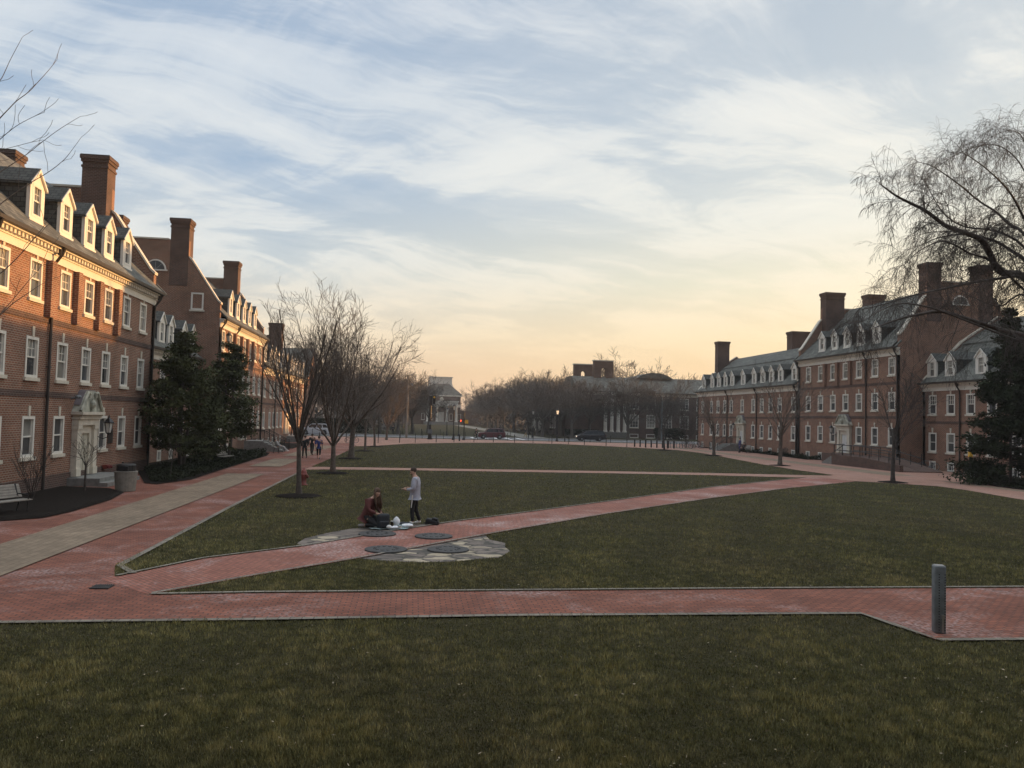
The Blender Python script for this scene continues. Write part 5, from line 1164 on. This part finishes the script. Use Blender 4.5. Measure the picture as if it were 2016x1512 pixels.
for hh in (.45, .95): rl.tube([v+Vector((0, 0, hh)) for v in ln_], .04, 6); rl.tube([Vector((2.1, .3, .2+hh)), Vector((2.1, 5.5, .91+hh)), Vector((2.1, 10.3, .91+hh))], .035, 6)
for i in range(8):
    y = .3+i*10/7; z = .56+.37*min(1, (y-.3)/5.2); rl.tube([(.15, y, z), (.15, y, z+.98)], .035, 6); rl.tube([(2.1, y, z-.1), (2.1, y, z+.95)], .03, 6)
rl.tube([(1.2, 12.6, .1), (1.2, 12.6, .95), (1.2, 10.4, 1.9), (.15, 10.3, 1.88)], .035, 6); rl.build('railing', 'black', rp)
# galvanised post at the right of the front path
gp_ = thing('steel_post', 'square galvanized steel post with rows of small holes on the front path', 'post', (9.33, 13.02, .012), R(-20))
m = MB(); w = .095; H = .0
m.prism([(-w, -w), (w, -w), (w, w), (-w, w)], 2, 0, 1.17); post = bevelled(m, 'post', 'galv', .02, gp_)
k = MB(); k.box(-w+.015, w-.015, -w+.015, w-.015, 1.1705, 1.178); k.build('cap', 'rim', gp_)
ho = MB()
for i in range(22):
    for xx in (-.02, .075): ho.lathe([(.0105, 0), (.0105, .003)], 8, (xx, .06+i*.046, w+.0005))
hm = ho.mesh('hole_row', 'tire'); o = put('hole_row', hm, gp_); o.rotation_euler = (R(90), 0, 0)
o = put('hole_row', hm, gp_); o.rotation_euler = (R(90), 0, R(90))
l = MB(); l.box(.02, .05, -w-.03, -w-.003, .02, .26); l.box(.012, .058, -w-.045, -w-.003, .26, .33); l.build('lock', 'rim', gp_)
# yellow call box by the spruce
yb = thing('call_box', 'small yellow box on a dark post by the bicycles at the right', 'call box', (40.9, 53.6, .03))
m = MB(); m.tube([(0, 0, 0), (0, 0, 1.55)], .05, 8); m.build('post', 'black', yb); m = MB(); m.box(-.13, .13, -.1, .1, 1.56, 1.95); m.build('box', 'yellow', yb)
m = MB(); m.box(-.5, .5, -.05, .05, .0, .72); o = m.build('panel_sign', 'plastic'); o.location = (40.9, 53.2, .15); o.rotation_euler[2] = R(10); tag(o, 'pale panel standing behind the bicycles by the spruce', 'panel')
# ------------------------------------------------------------------ people
def skin_mesh(name, nodes, edges, m, sub=2, root=0, extra=None):
    """nodes {name: (x,y,z,r)}; grown with a Skin modifier into one surface"""
    ks = list(nodes); me = bpy.data.meshes.new('tmp'); me.from_pydata([nodes[k][:3] for k in ks], [(ks.index(a), ks.index(b)) for a, b in edges], [])
    o = bpy.data.objects.new('tmp', me); COL.objects.link(o); o.modifiers.new('s', 'SKIN'); u = o.modifiers.new('u', 'SUBSURF'); u.levels = sub; u.render_levels = sub
    sv = me.skin_vertices[0] if me.skin_vertices else None
    if sv is None: raise RuntimeError('no skin layer')
    for i, k in enumerate(ks):
        r = nodes[k][3]; sv.data[i].radius = r if hasattr(r, '__len__') else (r, r); sv.data[i].use_root = (i == root)
    o.modifiers['s'].use_smooth_shade = True
    dg = bpy.context.evaluated_depsgraph_get(); dg.update(); res = bpy.data.meshes.new_from_object(o.evaluated_get(dg)); bpy.data.objects.remove(o)
    res.name = name; res.materials.clear(); res.materials.append(M[m])
    if extra:
        bm = bmesh.new(); bm.from_mesh(res); t = extra.mesh('x', m); bm.from_mesh(t); bm.to_mesh(res); bm.free(); bpy.data.meshes.remove(t)
    res.polygons.foreach_set('use_smooth', [True]*len(res.polygons)); return res
def lerp3(a, b, t): return tuple(a[i]+(b[i]-a[i])*t for i in range(3))
def fingers(mb, wrist, hand, side):
    d = (Vector(hand)-Vector(wrist)).normalized(); s = Vector((0, 0, 1)).cross(d); s = s.normalized() if s.length > .1 else Vector((0, 1, 0)); n = d.cross(s)
    for i, ln in enumerate((.066, .076, .071, .055)):
        b = Vector(hand)+s*(i-1.5)*.019+d*.02; k = b+d*ln*.55-n*.008; e = k+d*ln*.40-n*.026*(1 if n.z > 0 else -1)
        mb.tube([b-d*.03, b, k, e], [.009, .0095, .0085, .0065], 6)
    t = Vector(hand)+s*.035*(-side)-d*.025; mb.tube([Vector(hand)-d*.05, t, t+d*.03+s*.018*(-side), t+d*.055+s*.012*(-side)], [.012, .012, .010, .007], 6)
def person(label, loc, rz, J, top, bottom, hair, shoe, beard=False, longhair=False, short=False, legs_skin=False, sc=1., tr=.155, stripe=False, cat='person', hairback=None):
    t = thing('person', label, cat, loc, rz); t.scale = (sc,)*3
    j = J; hd = Vector(j['head']); nk = Vector(j['neck']); hf = Vector(j['face']).normalized()   # face: direction looked at
    n = {'pel': (*j['pel'], (.125, .105)), 'spn': (*lerp3(j['pel'], j['chest'], .5), (.12, .095)), 'chest': (*j['chest'], (.15, .105)), 'neck': (*j['neck'], .055), 'h0': (*(hd-(hd-nk).normalized()*.07+hf*.015), .072), 'h1': (*hd, .092), 'h2': (*(hd+(hd-nk).normalized()*.06-hf*.005), .082)}
    e = [('pel', 'spn'), ('spn', 'chest'), ('chest', 'neck'), ('neck', 'h0'), ('h0', 'h1'), ('h1', 'h2')]
    ex = MB()
    for s, S_ in ((1, 'L'), (-1, 'R')):
        for a, r in (('sh', .062), ('el', .045), ('wr', .030), ('ha', (.042, .022)), ('hip', .09), ('kn', .062), ('an', .042), ('to', .035)):
            n[a+S_] = (*j[a+S_], r)
        e += [('chest', 'sh'+S_), ('sh'+S_, 'el'+S_), ('el'+S_, 'wr'+S_), ('wr'+S_, 'ha'+S_), ('pel', 'hip'+S_), ('hip'+S_, 'kn'+S_), ('kn'+S_, 'an'+S_), ('an'+S_, 'to'+S_)]
        fingers(ex, j['wr'+S_], j['ha'+S_], s)
    up = (hd-nk).normalized(); up = (up-hf*up.dot(hf)).normalized(); rt = hf.cross(up)
    nose = hd+hf*.092-up*.015; ex.tube([nose+up*.035, nose+hf*.012, nose-up*.012+hf*.022], [.008, .012, .011], 6)
    for s in (-1, 1): ex.ball(tuple(hd+rt*s*.085-hf*.005-up*.01), (.015, .015, .03), 6)
    ex.tube([hd+hf*.088-up*.058-rt*.02, hd+hf*.098-up*.056, hd+hf*.088-up*.058+rt*.02], .007, 5)
    put('body', skin_mesh('body', n, e, 'skin', 2, 0, ex), t)
    ey = MB(); [ey.ball(tuple(hd+hf*.083+rt*s*.034+up*.012), .012, 6) for s in (-1, 1)]; ey.build('eye', 'blackc', t)
    # top
    c = {'p': (*lerp3(j['pel'], j['hipL'], .0), (tr+.005, tr*.82)), 's': (*lerp3(j['pel'], j['chest'], .5), (tr, tr*.80)), 'c': (*j['chest'], (tr+.025, tr*.82)), 'n': (*lerp3(j['chest'], j['neck'], .72), .075)}
    ce = [('p', 's'), ('s', 'c'), ('c', 'n')]
    hem = Vector(j['pel'])+(Vector(j['pel'])-Vector(j['chest'])).normalized()*(.10 if tr < .2 else .17); c['b'] = (*hem, (tr*.86, tr*.72)); ce.append(('b', 'p'))
    for S_ in 'LR':
        c['sh'+S_] = (*j['sh'+S_], .085); c['el'+S_] = (*j['el'+S_], .066); ce += [('c', 'sh'+S_), ('sh'+S_, 'el'+S_)]
        if not short: c['wr'+S_] = (*lerp3(j['el'+S_], j['wr'+S_], .93), .048); ce.append(('el'+S_, 'wr'+S_))
    put('jacket' if top == 'maroon' else 'sweater', skin_mesh('sweater', c, ce, top, 2, 0), t)
    b = {'p': (*j['pel'], (.135, .115)), 'w': (*lerp3(j['pel'], j['chest'], .2), (.13, .105))}; be = [('p', 'w')]
    for S_ in 'LR':
        f = .55 if legs_skin else .95
        b['hip'+S_] = (*j['hip'+S_], .102); b['m'+S_] = (*lerp3(j['hip'+S_], j['kn'+S_], .5), .092); b['kn'+S_] = (*j['kn'+S_], .074); b['an'+S_] = (*lerp3(j['kn'+S_], j['an'+S_], f), .056)
        be += [('p', 'hip'+S_), ('hip'+S_, 'm'+S_), ('m'+S_, 'kn'+S_), ('kn'+S_, 'an'+S_)]
    tq = put('trousers', skin_mesh('trousers', b, be, bottom, 2, 0), t)
    if stripe:
        q = MB(); L = [Vector(j['hipL'])+Vector((.03, .108, .02)), (Vector(j['hipL'])+Vector(j['knL']))/2+Vector((.02, .098, 0)), Vector(j['knL'])+Vector((.01, .082, .05))]
        q.tube(L, [.02, .018, .012], 6); q.build('stripe', 'whitec', tq)
    for S_ in 'LR':
        a, o_ = Vector(j['an'+S_]), Vector(j['to'+S_]); d = (o_-a).normalized()
        sh = {'a': (*(a-d*.035), .05), 'b': (*lerp3(a, o_, .55), .05), 'c': (*(o_+d*.035), .038)}
        put('shoe', skin_mesh('shoe', sh, [('a', 'b'), ('b', 'c')], shoe, 2), t)
    # hair cap, optional long hair and beard
    h = MB(); h.ball(tuple(hd-hf*.040+up*.040), (.098, .098, .098), 14)
    if longhair:
        for k in range(26):
            a = -1.25+2.5*k/25; sd = (-hf*math.cos(a)+rt*math.sin(a)); p0 = hd+sd*.075+up*.05
            dn = Vector((0, 0, -1)); fw = hf*(.02+.07*abs(math.sin(a))); h.tube([p0+up*.03, p0+sd*.035+dn*.10, p0+sd*.045+dn*.26+fw, p0+sd*.03+dn*(.40+.05*(k % 3))+fw*1.3], [.024, .03, .03, .012], 6)
    h.build('hair', hair, t, True)
    if beard: q = MB(); q.ball(tuple(hd+hf*.045-up*.072), (.062, .06, .042), 10); q.build('beard', hair, t, True)
    return t
def stand(**k):
    J = dict(pel=(0, 0, .98), chest=(.0, 0, 1.38), neck=(.01, 0, 1.52), head=(.04, 0, 1.66), face=(1, 0, -.15),
             shL=(-.01, .19, 1.42), shR=(-.01, -.19, 1.42), elL=(-.03, .25, 1.13), elR=(-.03, -.25, 1.13), wrL=(.04, .26, .89), wrR=(.04, -.26, .89), haL=(.07, .26, .81), haR=(.07, -.26, .81),
             hipL=(0, .10, .92), hipR=(0, -.10, .92), knL=(.03, .105, .50), knR=(.03, -.105, .50), anL=(-.02, .11, .09), anR=(-.02, -.11, .09), toL=(.13, .13, .045), toR=(.13, -.13, .045))
    J.update(k); return J
def walk(ph=1., **k):
    return stand(knL=(.14*ph, .10, .52), anL=(.24*ph, .10, .10), toL=(.37*ph if ph > 0 else .37*ph+.28, .11, .06), knR=(-.02*ph, -.10, .50), anR=(-.27*ph, -.10, .13), toR=(-.15*ph if ph > 0 else -.15*ph+.02, -.11, .05),
                 elL=(-.12*ph, .25, 1.14), wrL=(-.10*ph, .25, .90), haL=(-.08*ph, .25, .82), elR=(.06*ph, -.25, 1.14), wrR=(.20*ph, -.24, .94), haR=(.25*ph, -.24, .87), **k)
man = person('standing bearded man in grey sweatshirt and black trousers looking at his hand', (.15, 26.15, .01), R(166),
       stand(face=(1, .12, -.55), head=(.085, .0, 1.655), neck=(.03, 0, 1.53), chest=(-.01, 0, 1.37), elL=(-.02, .27, 1.13), wrL=(.24, .20, 1.10), haL=(.32, .17, 1.12), elR=(-.02, -.26, 1.13), wrR=(.22, -.16, 1.12), haR=(.30, -.10, 1.14),
             knL=(.05, .12, .5), anL=(.02, .13, .09), toL=(.17, .15, .045), knR=(0, -.11, .5), anR=(-.14, -.16, .09), toR=(.01, -.18, .045)), 'sweat', 'blackc', 'hairb', 'whitec', beard=True, tr=.205, stripe=True, sc=1.05)
ph = MB(); ph.box(-.035, .035, -.075, .075, -.004, .004); o = ph.build('phone', 'blackc'); o.location = (-.19, 26.12, 1.16); o.rotation_euler = (R(20), R(-25), R(30)); tag(o, 'small dark phone held by the standing man', 'phone')
wom = person('kneeling woman with long brown hair and a maroon jacket beside the picnic things', (-1.28, 25.45, .01), R(-30),
       dict(pel=(-.06, 0, .36), chest=(.10, 0, .74), neck=(.16, 0, .87), head=(.24, 0, .99), face=(.85, -.25, -.55), shL=(.08, .18, .77), shR=(.08, -.18, .77), elL=(.13, .25, .52), elR=(.13, -.25, .52), wrL=(.33, .11, .42), wrR=(.33, -.11, .42), haL=(.40, .06, .40), haR=(.40, -.05, .40),
            hipL=(-.05, .11, .32), hipR=(-.05, -.11, .32), knL=(.36, .14, .12), knR=(.36, -.14, .12), anL=(-.06, .13, .08), anR=(-.06, -.13, .08), toL=(-.20, .14, .06), toR=(-.22, -.15, .06)), 'maroon', 'blackc', 'hairl', 'greyc', longhair=True, tr=.20, sc=1.12)
BG = 'things spread out beside the kneeling woman'
def blob(name, label, cat, loc, r, m, seed, rz=0., sq=0., group=None):
    rg = random.Random(seed); b = MB(); b.ball((0, 0, r[2]), r, 14); o = b.build(name, m, None, True)
    for v in o.data.vertices:
        f = 1+.16*math.sin(v.co.x*23+seed)+.13*math.sin(v.co.y*19+seed*2)+.12*math.sin(v.co.z*27+seed*3); v.co = Vector((v.co.x*f, v.co.y*f, max(0., v.co.z*(.85+.15*f))))
    o.location = loc; o.rotation_euler[2] = rz; return tag(o, label, cat, group)
def backpack(label, loc, rz, m, tilt=0.):
    t = thing('backpack', label, 'backpack', loc, rz); b = MB(); b.box(-.16, .16, -.11, .11, 0, .44); o = bevelled(b, 'bag', m, .08, t, 3)
    b = MB(); b.box(-.12, .12, -.17, -.09, .05, .24); o = bevelled(b, 'pocket', m, .03, t, 2)
    s = MB()
    for x in (-.09, .09): s.tube([(x, .1, .40), (x*1.2, .17, .28), (x*1.2, .14, .08)], .02, 5)
    s.tube([(-.03, .06, .43), (0, .06, .49), (.03, .06, .43)], .01, 5); s.build('strap', 'blackc', t); t.rotation_euler = (tilt, 0, rz); return t
backpack('large dark backpack standing at the knees of the kneeling woman', (-.83, 25.2, .02), R(15), 'bagd').scale = (1.25, 1.2, 1.05)
backpack('black backpack lying on the flagstones right of the standing man', (.95, 26.25, .03), R(80), 'blackc', R(-78))
sh = MB(); nx, ny = 22, 14
for i in range(nx):
    for k in range(ny):
        P = []
        for a, b in ((i, k), (i+1, k), (i+1, k+1), (i, k+1)):
            x, y = -.62+1.2*a/nx, -.28+.5*b/ny; P.append((x+.05*math.sin(b*1.3), y+.05*math.sin(a*.9), .02+.018*(1+math.sin(x*13+y*7)*math.sin(y*17-x*5))))
        sh.poly(P)
o = sh.build('picnic_sheet', 'teal', None, True); o.location = (-.6, 25.2, .008); o.rotation_euler[2] = R(6); tag(o, 'crumpled pale green sheet spread under the picnic things', 'sheet', BG)
blob('plastic_bag', 'tall white plastic bag standing in the middle of the sheet', 'bag', (-.40, 25.35, .04), (.11, .10, .17), 'plastic', 3, 0, 0, BG)
blob('plastic_bag', 'flat white plastic bag at the right end of the sheet', 'bag', (-.08, 25.4, .04), (.22, .13, .06), 'plastic', 5, .3, 0, BG)
blob('plastic_bag', 'crumpled white wrapper at the near edge of the sheet', 'bag', (-.46, 25.02, .04), (.16, .09, .045), 'plastic', 7, .8, 0, BG)
blob('plastic_bag', 'small pale crumpled bag beside the dark backpack', 'bag', (-.62, 25.02, .04), (.11, .09, .06), 'whitec', 9, 0, 0, BG)
blob('cloth', 'dark folded jacket lying behind the white bags', 'jacket', (-.12, 25.78, .02), (.30, .16, .07), 'bagd', 11, -.3, 0, BG)
c = thing('coffee_cup', 'dark paper coffee cup with a white lid on the sheet', 'cup', (-.56, 25.45, .06), 0, BG)
m = MB(); m.lathe([(.033, 0), (.045, .14)], 14); m.build('cup', 'hairb', c); m = MB(); m.lathe([(.048, .141), (.048, .155), (.04, .17), (.01, .171)], 14); m.build('lid', 'whitec', c)
c = thing('food_tub', 'white lidded food tub near the dark backpack', 'tub', (-.30, 25.08, .06), 0, BG)
m = MB(); m.lathe([(.06, 0), (.075, .07)], 14); m.build('tub', 'whitec', c); m = MB(); m.lathe([(.08, .071), (.08, .085), (.01, .087)], 14); m.build('lid', 'teal', c)
# passers-by
person('woman in a blue top and dark calf-length trousers walking away up the left path', (-7.05, 61.6, .03), R(92), walk(1., face=(1, 0, -.1)), 'bluec', 'blackc', 'hairb', 'greyc', short=True, legs_skin=True)
person('person in dark clothes walking away up the left path, left of the woman in blue', (-8.25, 62.8, .03), R(86), walk(-1., face=(1, .1, -.1)), 'blackc', 'blackc', 'hairb', 'blackc', tr=.175)
person('person in dark clothes further up the left path, half hidden behind another walker', (-8.35, 68., .03), R(84), walk(1.), 'blackc', 'blackc', 'hairb', 'blackc')
person('person in dark clothes crossing in front of the red vehicle', (9.9, 122.9, .024), R(20), walk(1.), 'blackc', 'blackc', 'hairb', 'blackc')
person('person in tan trousers and dark top beyond the road by the unlit lantern', (20.6, 143.6, .0), R(200), walk(-1.), 'blackc', 'tan', 'hairb', 'blackc')
person('distant person in dark clothes on the far walk left of the grove', (-3.5, 143.5, 0), R(90), stand(), 'blackc', 'blackc', 'hairb', 'blackc')
SIT = dict(pel=(-.05, 0, .52), chest=(-.12, 0, .92), neck=(-.1, 0, 1.06), head=(-.07, 0, 1.2), face=(1, 0, -.1), shL=(-.12, .19, .95), shR=(-.12, -.19, .95), elL=(0, .24, .70), elR=(0, -.24, .70), wrL=(.2, .16, .62), wrR=(.2, -.16, .62), haL=(.28, .13, .61), haR=(.28, -.13, .61),
           hipL=(-.03, .10, .52), hipR=(-.03, -.10, .52), knL=(.38, .12, .52), knR=(.38, -.12, .52), anL=(.42, .12, .09), anR=(.42, -.12, .09), toL=(.56, .13, .05), toR=(.56, -.13, .05))
LOUNGE = dict(SIT, pel=(.05, 0, .50), chest=(-.22, 0, .84), neck=(-.27, 0, .97), head=(-.29, 0, 1.1), knL=(.45, .12, .55), knR=(.45, -.12, .55), anL=(.75, .12, .18), anR=(.75, -.12, .18), toL=(.87, .13, .2), toR=(.87, -.13, .2))
person('person in pale grey clothes lounging on the bench beyond the stairs on the left', (-11.5, 70.5, .03), R(-5), LOUNGE, 'greyc', 'greyc', 'hairb', 'whitec')
person('person in black seated on the bench against the long right wing', (40.35, 92.6, .03), R(176), SIT, 'blackc', 'blackc', 'hairb', 'blackc')
person('person in a bright blue coat standing by the basement windows of the long right wing', (41.2, 95.6, .03), R(170), stand(), 'bluec', 'bluec', 'hairb', 'blackc', tr=.18)
# ------------------------------------------------------------------ camera, sun, sky
cam = bpy.data.cameras.new('camera'); co = bpy.data.objects.new('camera', cam); COL.objects.link(co); S.camera = co
cam.sensor_width = 36; cam.lens = 36*1550/2016; cam.clip_start = .1; cam.clip_end = 5000
co.location = (0, 0, 3.6)
co.rotation_mode = 'QUATERNION'
co.rotation_quaternion = (Matrix.Rotation(R(-7.1), 3, 'Z') @ Matrix.Rotation(R(90+2.45), 3, 'X') @ Matrix.Rotation(R(1.5), 3, 'Z')).to_quaternion()
SUN_AZ, SUN_EL = 72., 5.3                                   # degrees from +Y towards +X, elevation
sd = Vector((math.sin(R(SUN_AZ))*math.cos(R(SUN_EL)), math.cos(R(SUN_AZ))*math.cos(R(SUN_EL)), math.sin(R(SUN_EL))))
L = bpy.data.lights.new('sun', 'SUN'); L.energy = SUN_STR; L.angle = R(.6); L.color = (1., .51, .17)
lo = bpy.data.objects.new('sun', L); COL.objects.link(lo); lo.location = (60, 30, 40); lo.rotation_mode = 'QUATERNION'; lo.rotation_quaternion = sd.to_track_quat('Z', 'Y')
w = bpy.data.worlds.new('World'); S.world = w; w.use_nodes = True; nt = w.node_tree; bg = nt.nodes['Background']
sky = nt.nodes.new('ShaderNodeTexSky'); sky.sky_type = 'NISHITA'; sky.sun_disc = False; sky.sun_elevation = R(SUN_EL); sky.sun_rotation = R(SUN_AZ); sky.air_density = 1.2; sky.dust_density = 1.5
tc = nt.nodes.new('ShaderNodeTexCoord'); dirv = tc.outputs['Generated']
sx = nt.nodes.new('ShaderNodeSeparateXYZ'); nt.links.new(dirv, sx.inputs[0]); z = sx.outputs['Z']
vd = nt.nodes.new('ShaderNodeVectorMath'); vd.operation = 'DOT_PRODUCT'; nt.links.new(dirv, vd.inputs[0]); vd.inputs[1].default_value = (math.sin(R(58)), math.cos(R(58)), 0)
v2 = nt.nodes.new('ShaderNodeVectorMath'); v2.operation = 'DOT_PRODUCT'; nt.links.new(dirv, v2.inputs[0]); v2.inputs[1].default_value = (math.sin(R(20)), math.cos(R(20)), 0); sun2 = v2.outputs['Value']
sunp = vd.outputs['Value']                                   # 1 towards the sunset
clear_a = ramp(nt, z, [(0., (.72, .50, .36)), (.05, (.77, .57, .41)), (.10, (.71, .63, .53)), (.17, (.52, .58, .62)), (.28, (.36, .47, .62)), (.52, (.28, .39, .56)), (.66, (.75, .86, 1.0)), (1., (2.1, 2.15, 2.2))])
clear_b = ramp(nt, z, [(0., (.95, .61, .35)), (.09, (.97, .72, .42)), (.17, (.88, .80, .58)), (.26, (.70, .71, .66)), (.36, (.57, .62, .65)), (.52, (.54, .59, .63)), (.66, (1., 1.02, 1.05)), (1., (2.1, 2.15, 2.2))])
sf = ramp(nt, sunp, [(.38, (0,)*3), (.95, (1,)*3)])
base = mixc(nt, sf, clear_a, clear_b)
# cirrus on a high layer: the view direction projected on a plane overhead, warped and stretched into streaks
dz = math_(nt, 'ADD', math_(nt, 'MAXIMUM', z, 0.), .22)
px = math_(nt, 'DIVIDE', sx.outputs['X'], dz); py_ = math_(nt, 'DIVIDE', sx.outputs['Y'], dz)
cx = nt.nodes.new('ShaderNodeCombineXYZ'); nt.links.new(px, cx.inputs[0]); nt.links.new(py_, cx.inputs[1])
wn = N(nt, 'ShaderNodeTexNoise'); wn.inputs['Scale'].default_value = 1.3; wn.inputs['Detail'].default_value = 4; nt.links.new(cx.outputs[0], wn.inputs['Vector'])
wp = nt.nodes.new('ShaderNodeVectorMath'); wp.operation = 'MULTIPLY_ADD'; nt.links.new(wn.outputs['Color'], wp.inputs[0]); wp.inputs[1].default_value = (.42, .42, 0); nt.links.new(cx.outputs[0], wp.inputs[2])
def layer(rot, scale, sc, det, rough, dist, off):
    m0 = nt.nodes.new('ShaderNodeMapping'); nt.links.new(wp.outputs[0], m0.inputs[0]); m0.inputs['Rotation'].default_value = (0, 0, R(rot))
    mp = nt.nodes.new('ShaderNodeMapping'); nt.links.new(m0.outputs[0], mp.inputs[0]); mp.inputs['Scale'].default_value = scale; mp.inputs['Location'].default_value = off
    return noise(nt, mp.outputs[0], sc, det, rough, dist)
n1 = layer(-14, (.36, 1.0, 1), 2.5, 12, .67, .8, CLOUD1); n2 = layer(42, (.26, 1.0, 1), 3.2, 12, .62, .3, (7., 2., 1.)); n3 = layer(0, (.8, .9, 1), .9, 4, .5, .3, CLOUD3)
cl = math_(nt, 'ADD', math_(nt, 'MULTIPLY', n1, .50), math_(nt, 'ADD', math_(nt, 'MULTIPLY', n2, .26), math_(nt, 'MULTIPLY', n3, .26)))
cm = ramp(nt, cl, [(.435, (0,)*3), (.485, (.22,)*3), (.53, (.76,)*3), (.585, (1.,)*3)])
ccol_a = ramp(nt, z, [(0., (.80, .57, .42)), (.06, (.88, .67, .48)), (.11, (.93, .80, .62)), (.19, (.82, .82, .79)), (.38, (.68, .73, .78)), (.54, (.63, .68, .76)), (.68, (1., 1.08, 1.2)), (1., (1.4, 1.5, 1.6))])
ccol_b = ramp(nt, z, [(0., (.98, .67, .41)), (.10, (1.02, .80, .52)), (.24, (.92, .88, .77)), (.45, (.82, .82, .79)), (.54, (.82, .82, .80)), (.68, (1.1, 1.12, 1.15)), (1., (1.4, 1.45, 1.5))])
ccol = mixc(nt, sf, ccol_a, ccol_b)
fade = ramp(nt, z, [(0., (.3,)*3), (.12, (.8,)*3), (.3, (1,)*3)])
col = mixc(nt, math_(nt, 'MULTIPLY', cm, fade), base, ccol)
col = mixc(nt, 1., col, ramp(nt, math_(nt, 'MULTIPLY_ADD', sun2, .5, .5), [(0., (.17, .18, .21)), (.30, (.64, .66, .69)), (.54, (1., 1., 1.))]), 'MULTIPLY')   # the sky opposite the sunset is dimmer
ns = nt.nodes.new('ShaderNodeVectorMath'); ns.operation = 'SCALE'; nt.links.new(sky.outputs[0], ns.inputs[0]); ns.inputs['Scale'].default_value = .25
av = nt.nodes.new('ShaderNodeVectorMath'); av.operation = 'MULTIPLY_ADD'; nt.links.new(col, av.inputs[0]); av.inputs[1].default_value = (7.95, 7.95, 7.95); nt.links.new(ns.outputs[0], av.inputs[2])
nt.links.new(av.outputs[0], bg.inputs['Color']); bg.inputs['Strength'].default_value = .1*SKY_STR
S.view_settings.view_transform = 'Standard'; S.view_settings.look = 'None'; S.view_settings.exposure = .32; S.view_settings.gamma = 1.
S.render.engine = 'CYCLES'; S.cycles.max_bounces = 5; S.cycles.diffuse_bounces = 3; S.cycles.glossy_bounces = 2; S.cycles.use_denoising = True; S.cycles.denoiser = 'OPENIMAGEDENOISE'; S.cycles.denoising_prefilter = 'ACCURATE'
hb_ = thing('unseen_shade_hall', 'added unseen brick hall behind the viewer, shading the foreground', 'building', (0, -3.2, 0))  # added hall, never in view, placed to shade the near lawn and paths
m = MB(); m.box(-24, 26, -12, 0, -.3, 16.); m.build('wall', 'brick', hb_)
r = MB(); r.prism([(.6, 16.), (.6, 15.8), (-12.6, 15.8), (-12.6, 16.), (-6., 20.5)], 0, -24.5, 26.5); r.build('roof', 'slate', hb_)
q = MB(); q.box(-10, 10, .004, 6.0, 9.4, 10.6); q.prism([(-10.4, 10.603), (10.4, 10.603), (0, 14.)], 1, .004, 6.2); q.build('shade_portico_roof', 'white', hb_)  # added roof above the viewer, out of frame, keeps sky light off near ground
for x in (-9., 9.):
    q = MB(); q.lathe([(.6, 0), (.6, .3), (.48, .5), (.42, 8.9), (.58, 9.1), (.58, 9.396)], 16, (x, 5.2, 0)); q.build('column', 'white', hb_)
q = MB(); q.box(-10, 10, .004, 3.0, -.2, 1.9); q.build('porch', 'step', hb_)
for x in range(-21, 26, 5):
    for zz in (1.5, 5., 8.6):
        o = add_window(hb_, x, zz, 1.2, 2., 'sash'); o.location = (x, .03, zz); o.rotation_euler[2] = math.pi
hr = thing('brick_house', 'added unseen brick house beyond the right wing, blocking low sun', 'building', (78., 114., 0))  # added house hidden from the camera, stops low sun on the roadside poles
m = MB(); m.box(0, 10, 0, 90, -.3, 7.5); m.prism([(0, 7.5), (10, 7.5), (5, 10.6)], 1, 0, 90); m.build('wall', 'brick', hr)
r = MB(); r.prism([(-.5, 7.45), (-.5, 7.3), (5, 10.65), (10.5, 7.3), (10.5, 7.45), (5, 10.95)], 1, -.4, 90.4); r.build('roof', 'slate', hr)
for o in list(COL.objects):
    if o.parent is None and o.get('label') and not 4 <= len(o['label'].split()) <= 16: print('LABEL', len(o['label'].split()), o.name, o['label'])
# thin evening haze over the green
m = bpy.data.materials.new('evening_haze'); m.use_nodes = True; hn = m.node_tree; hn.nodes.clear()
ho_ = hn.nodes.new('ShaderNodeOutputMaterial'); pv = hn.nodes.new('ShaderNodeVolumePrincipled'); pv.inputs['Density'].default_value = HAZE; pv.inputs['Color'].default_value = (.95, .90, .86, 1); pv.inputs['Anisotropy'].default_value = .25
hn.links.new(pv.outputs[0], ho_.inputs['Volume']); M['haze'] = m
b = MB(); b.box(-1600, 1600, -320, 2300, -2., 26.); o = b.build('haze', 'haze'); o['kind'] = 'stuff'; o['label'] = 'thin warm evening haze over the far trees'; o['category'] = 'haze'
S.cycles.volume_bounces = 0
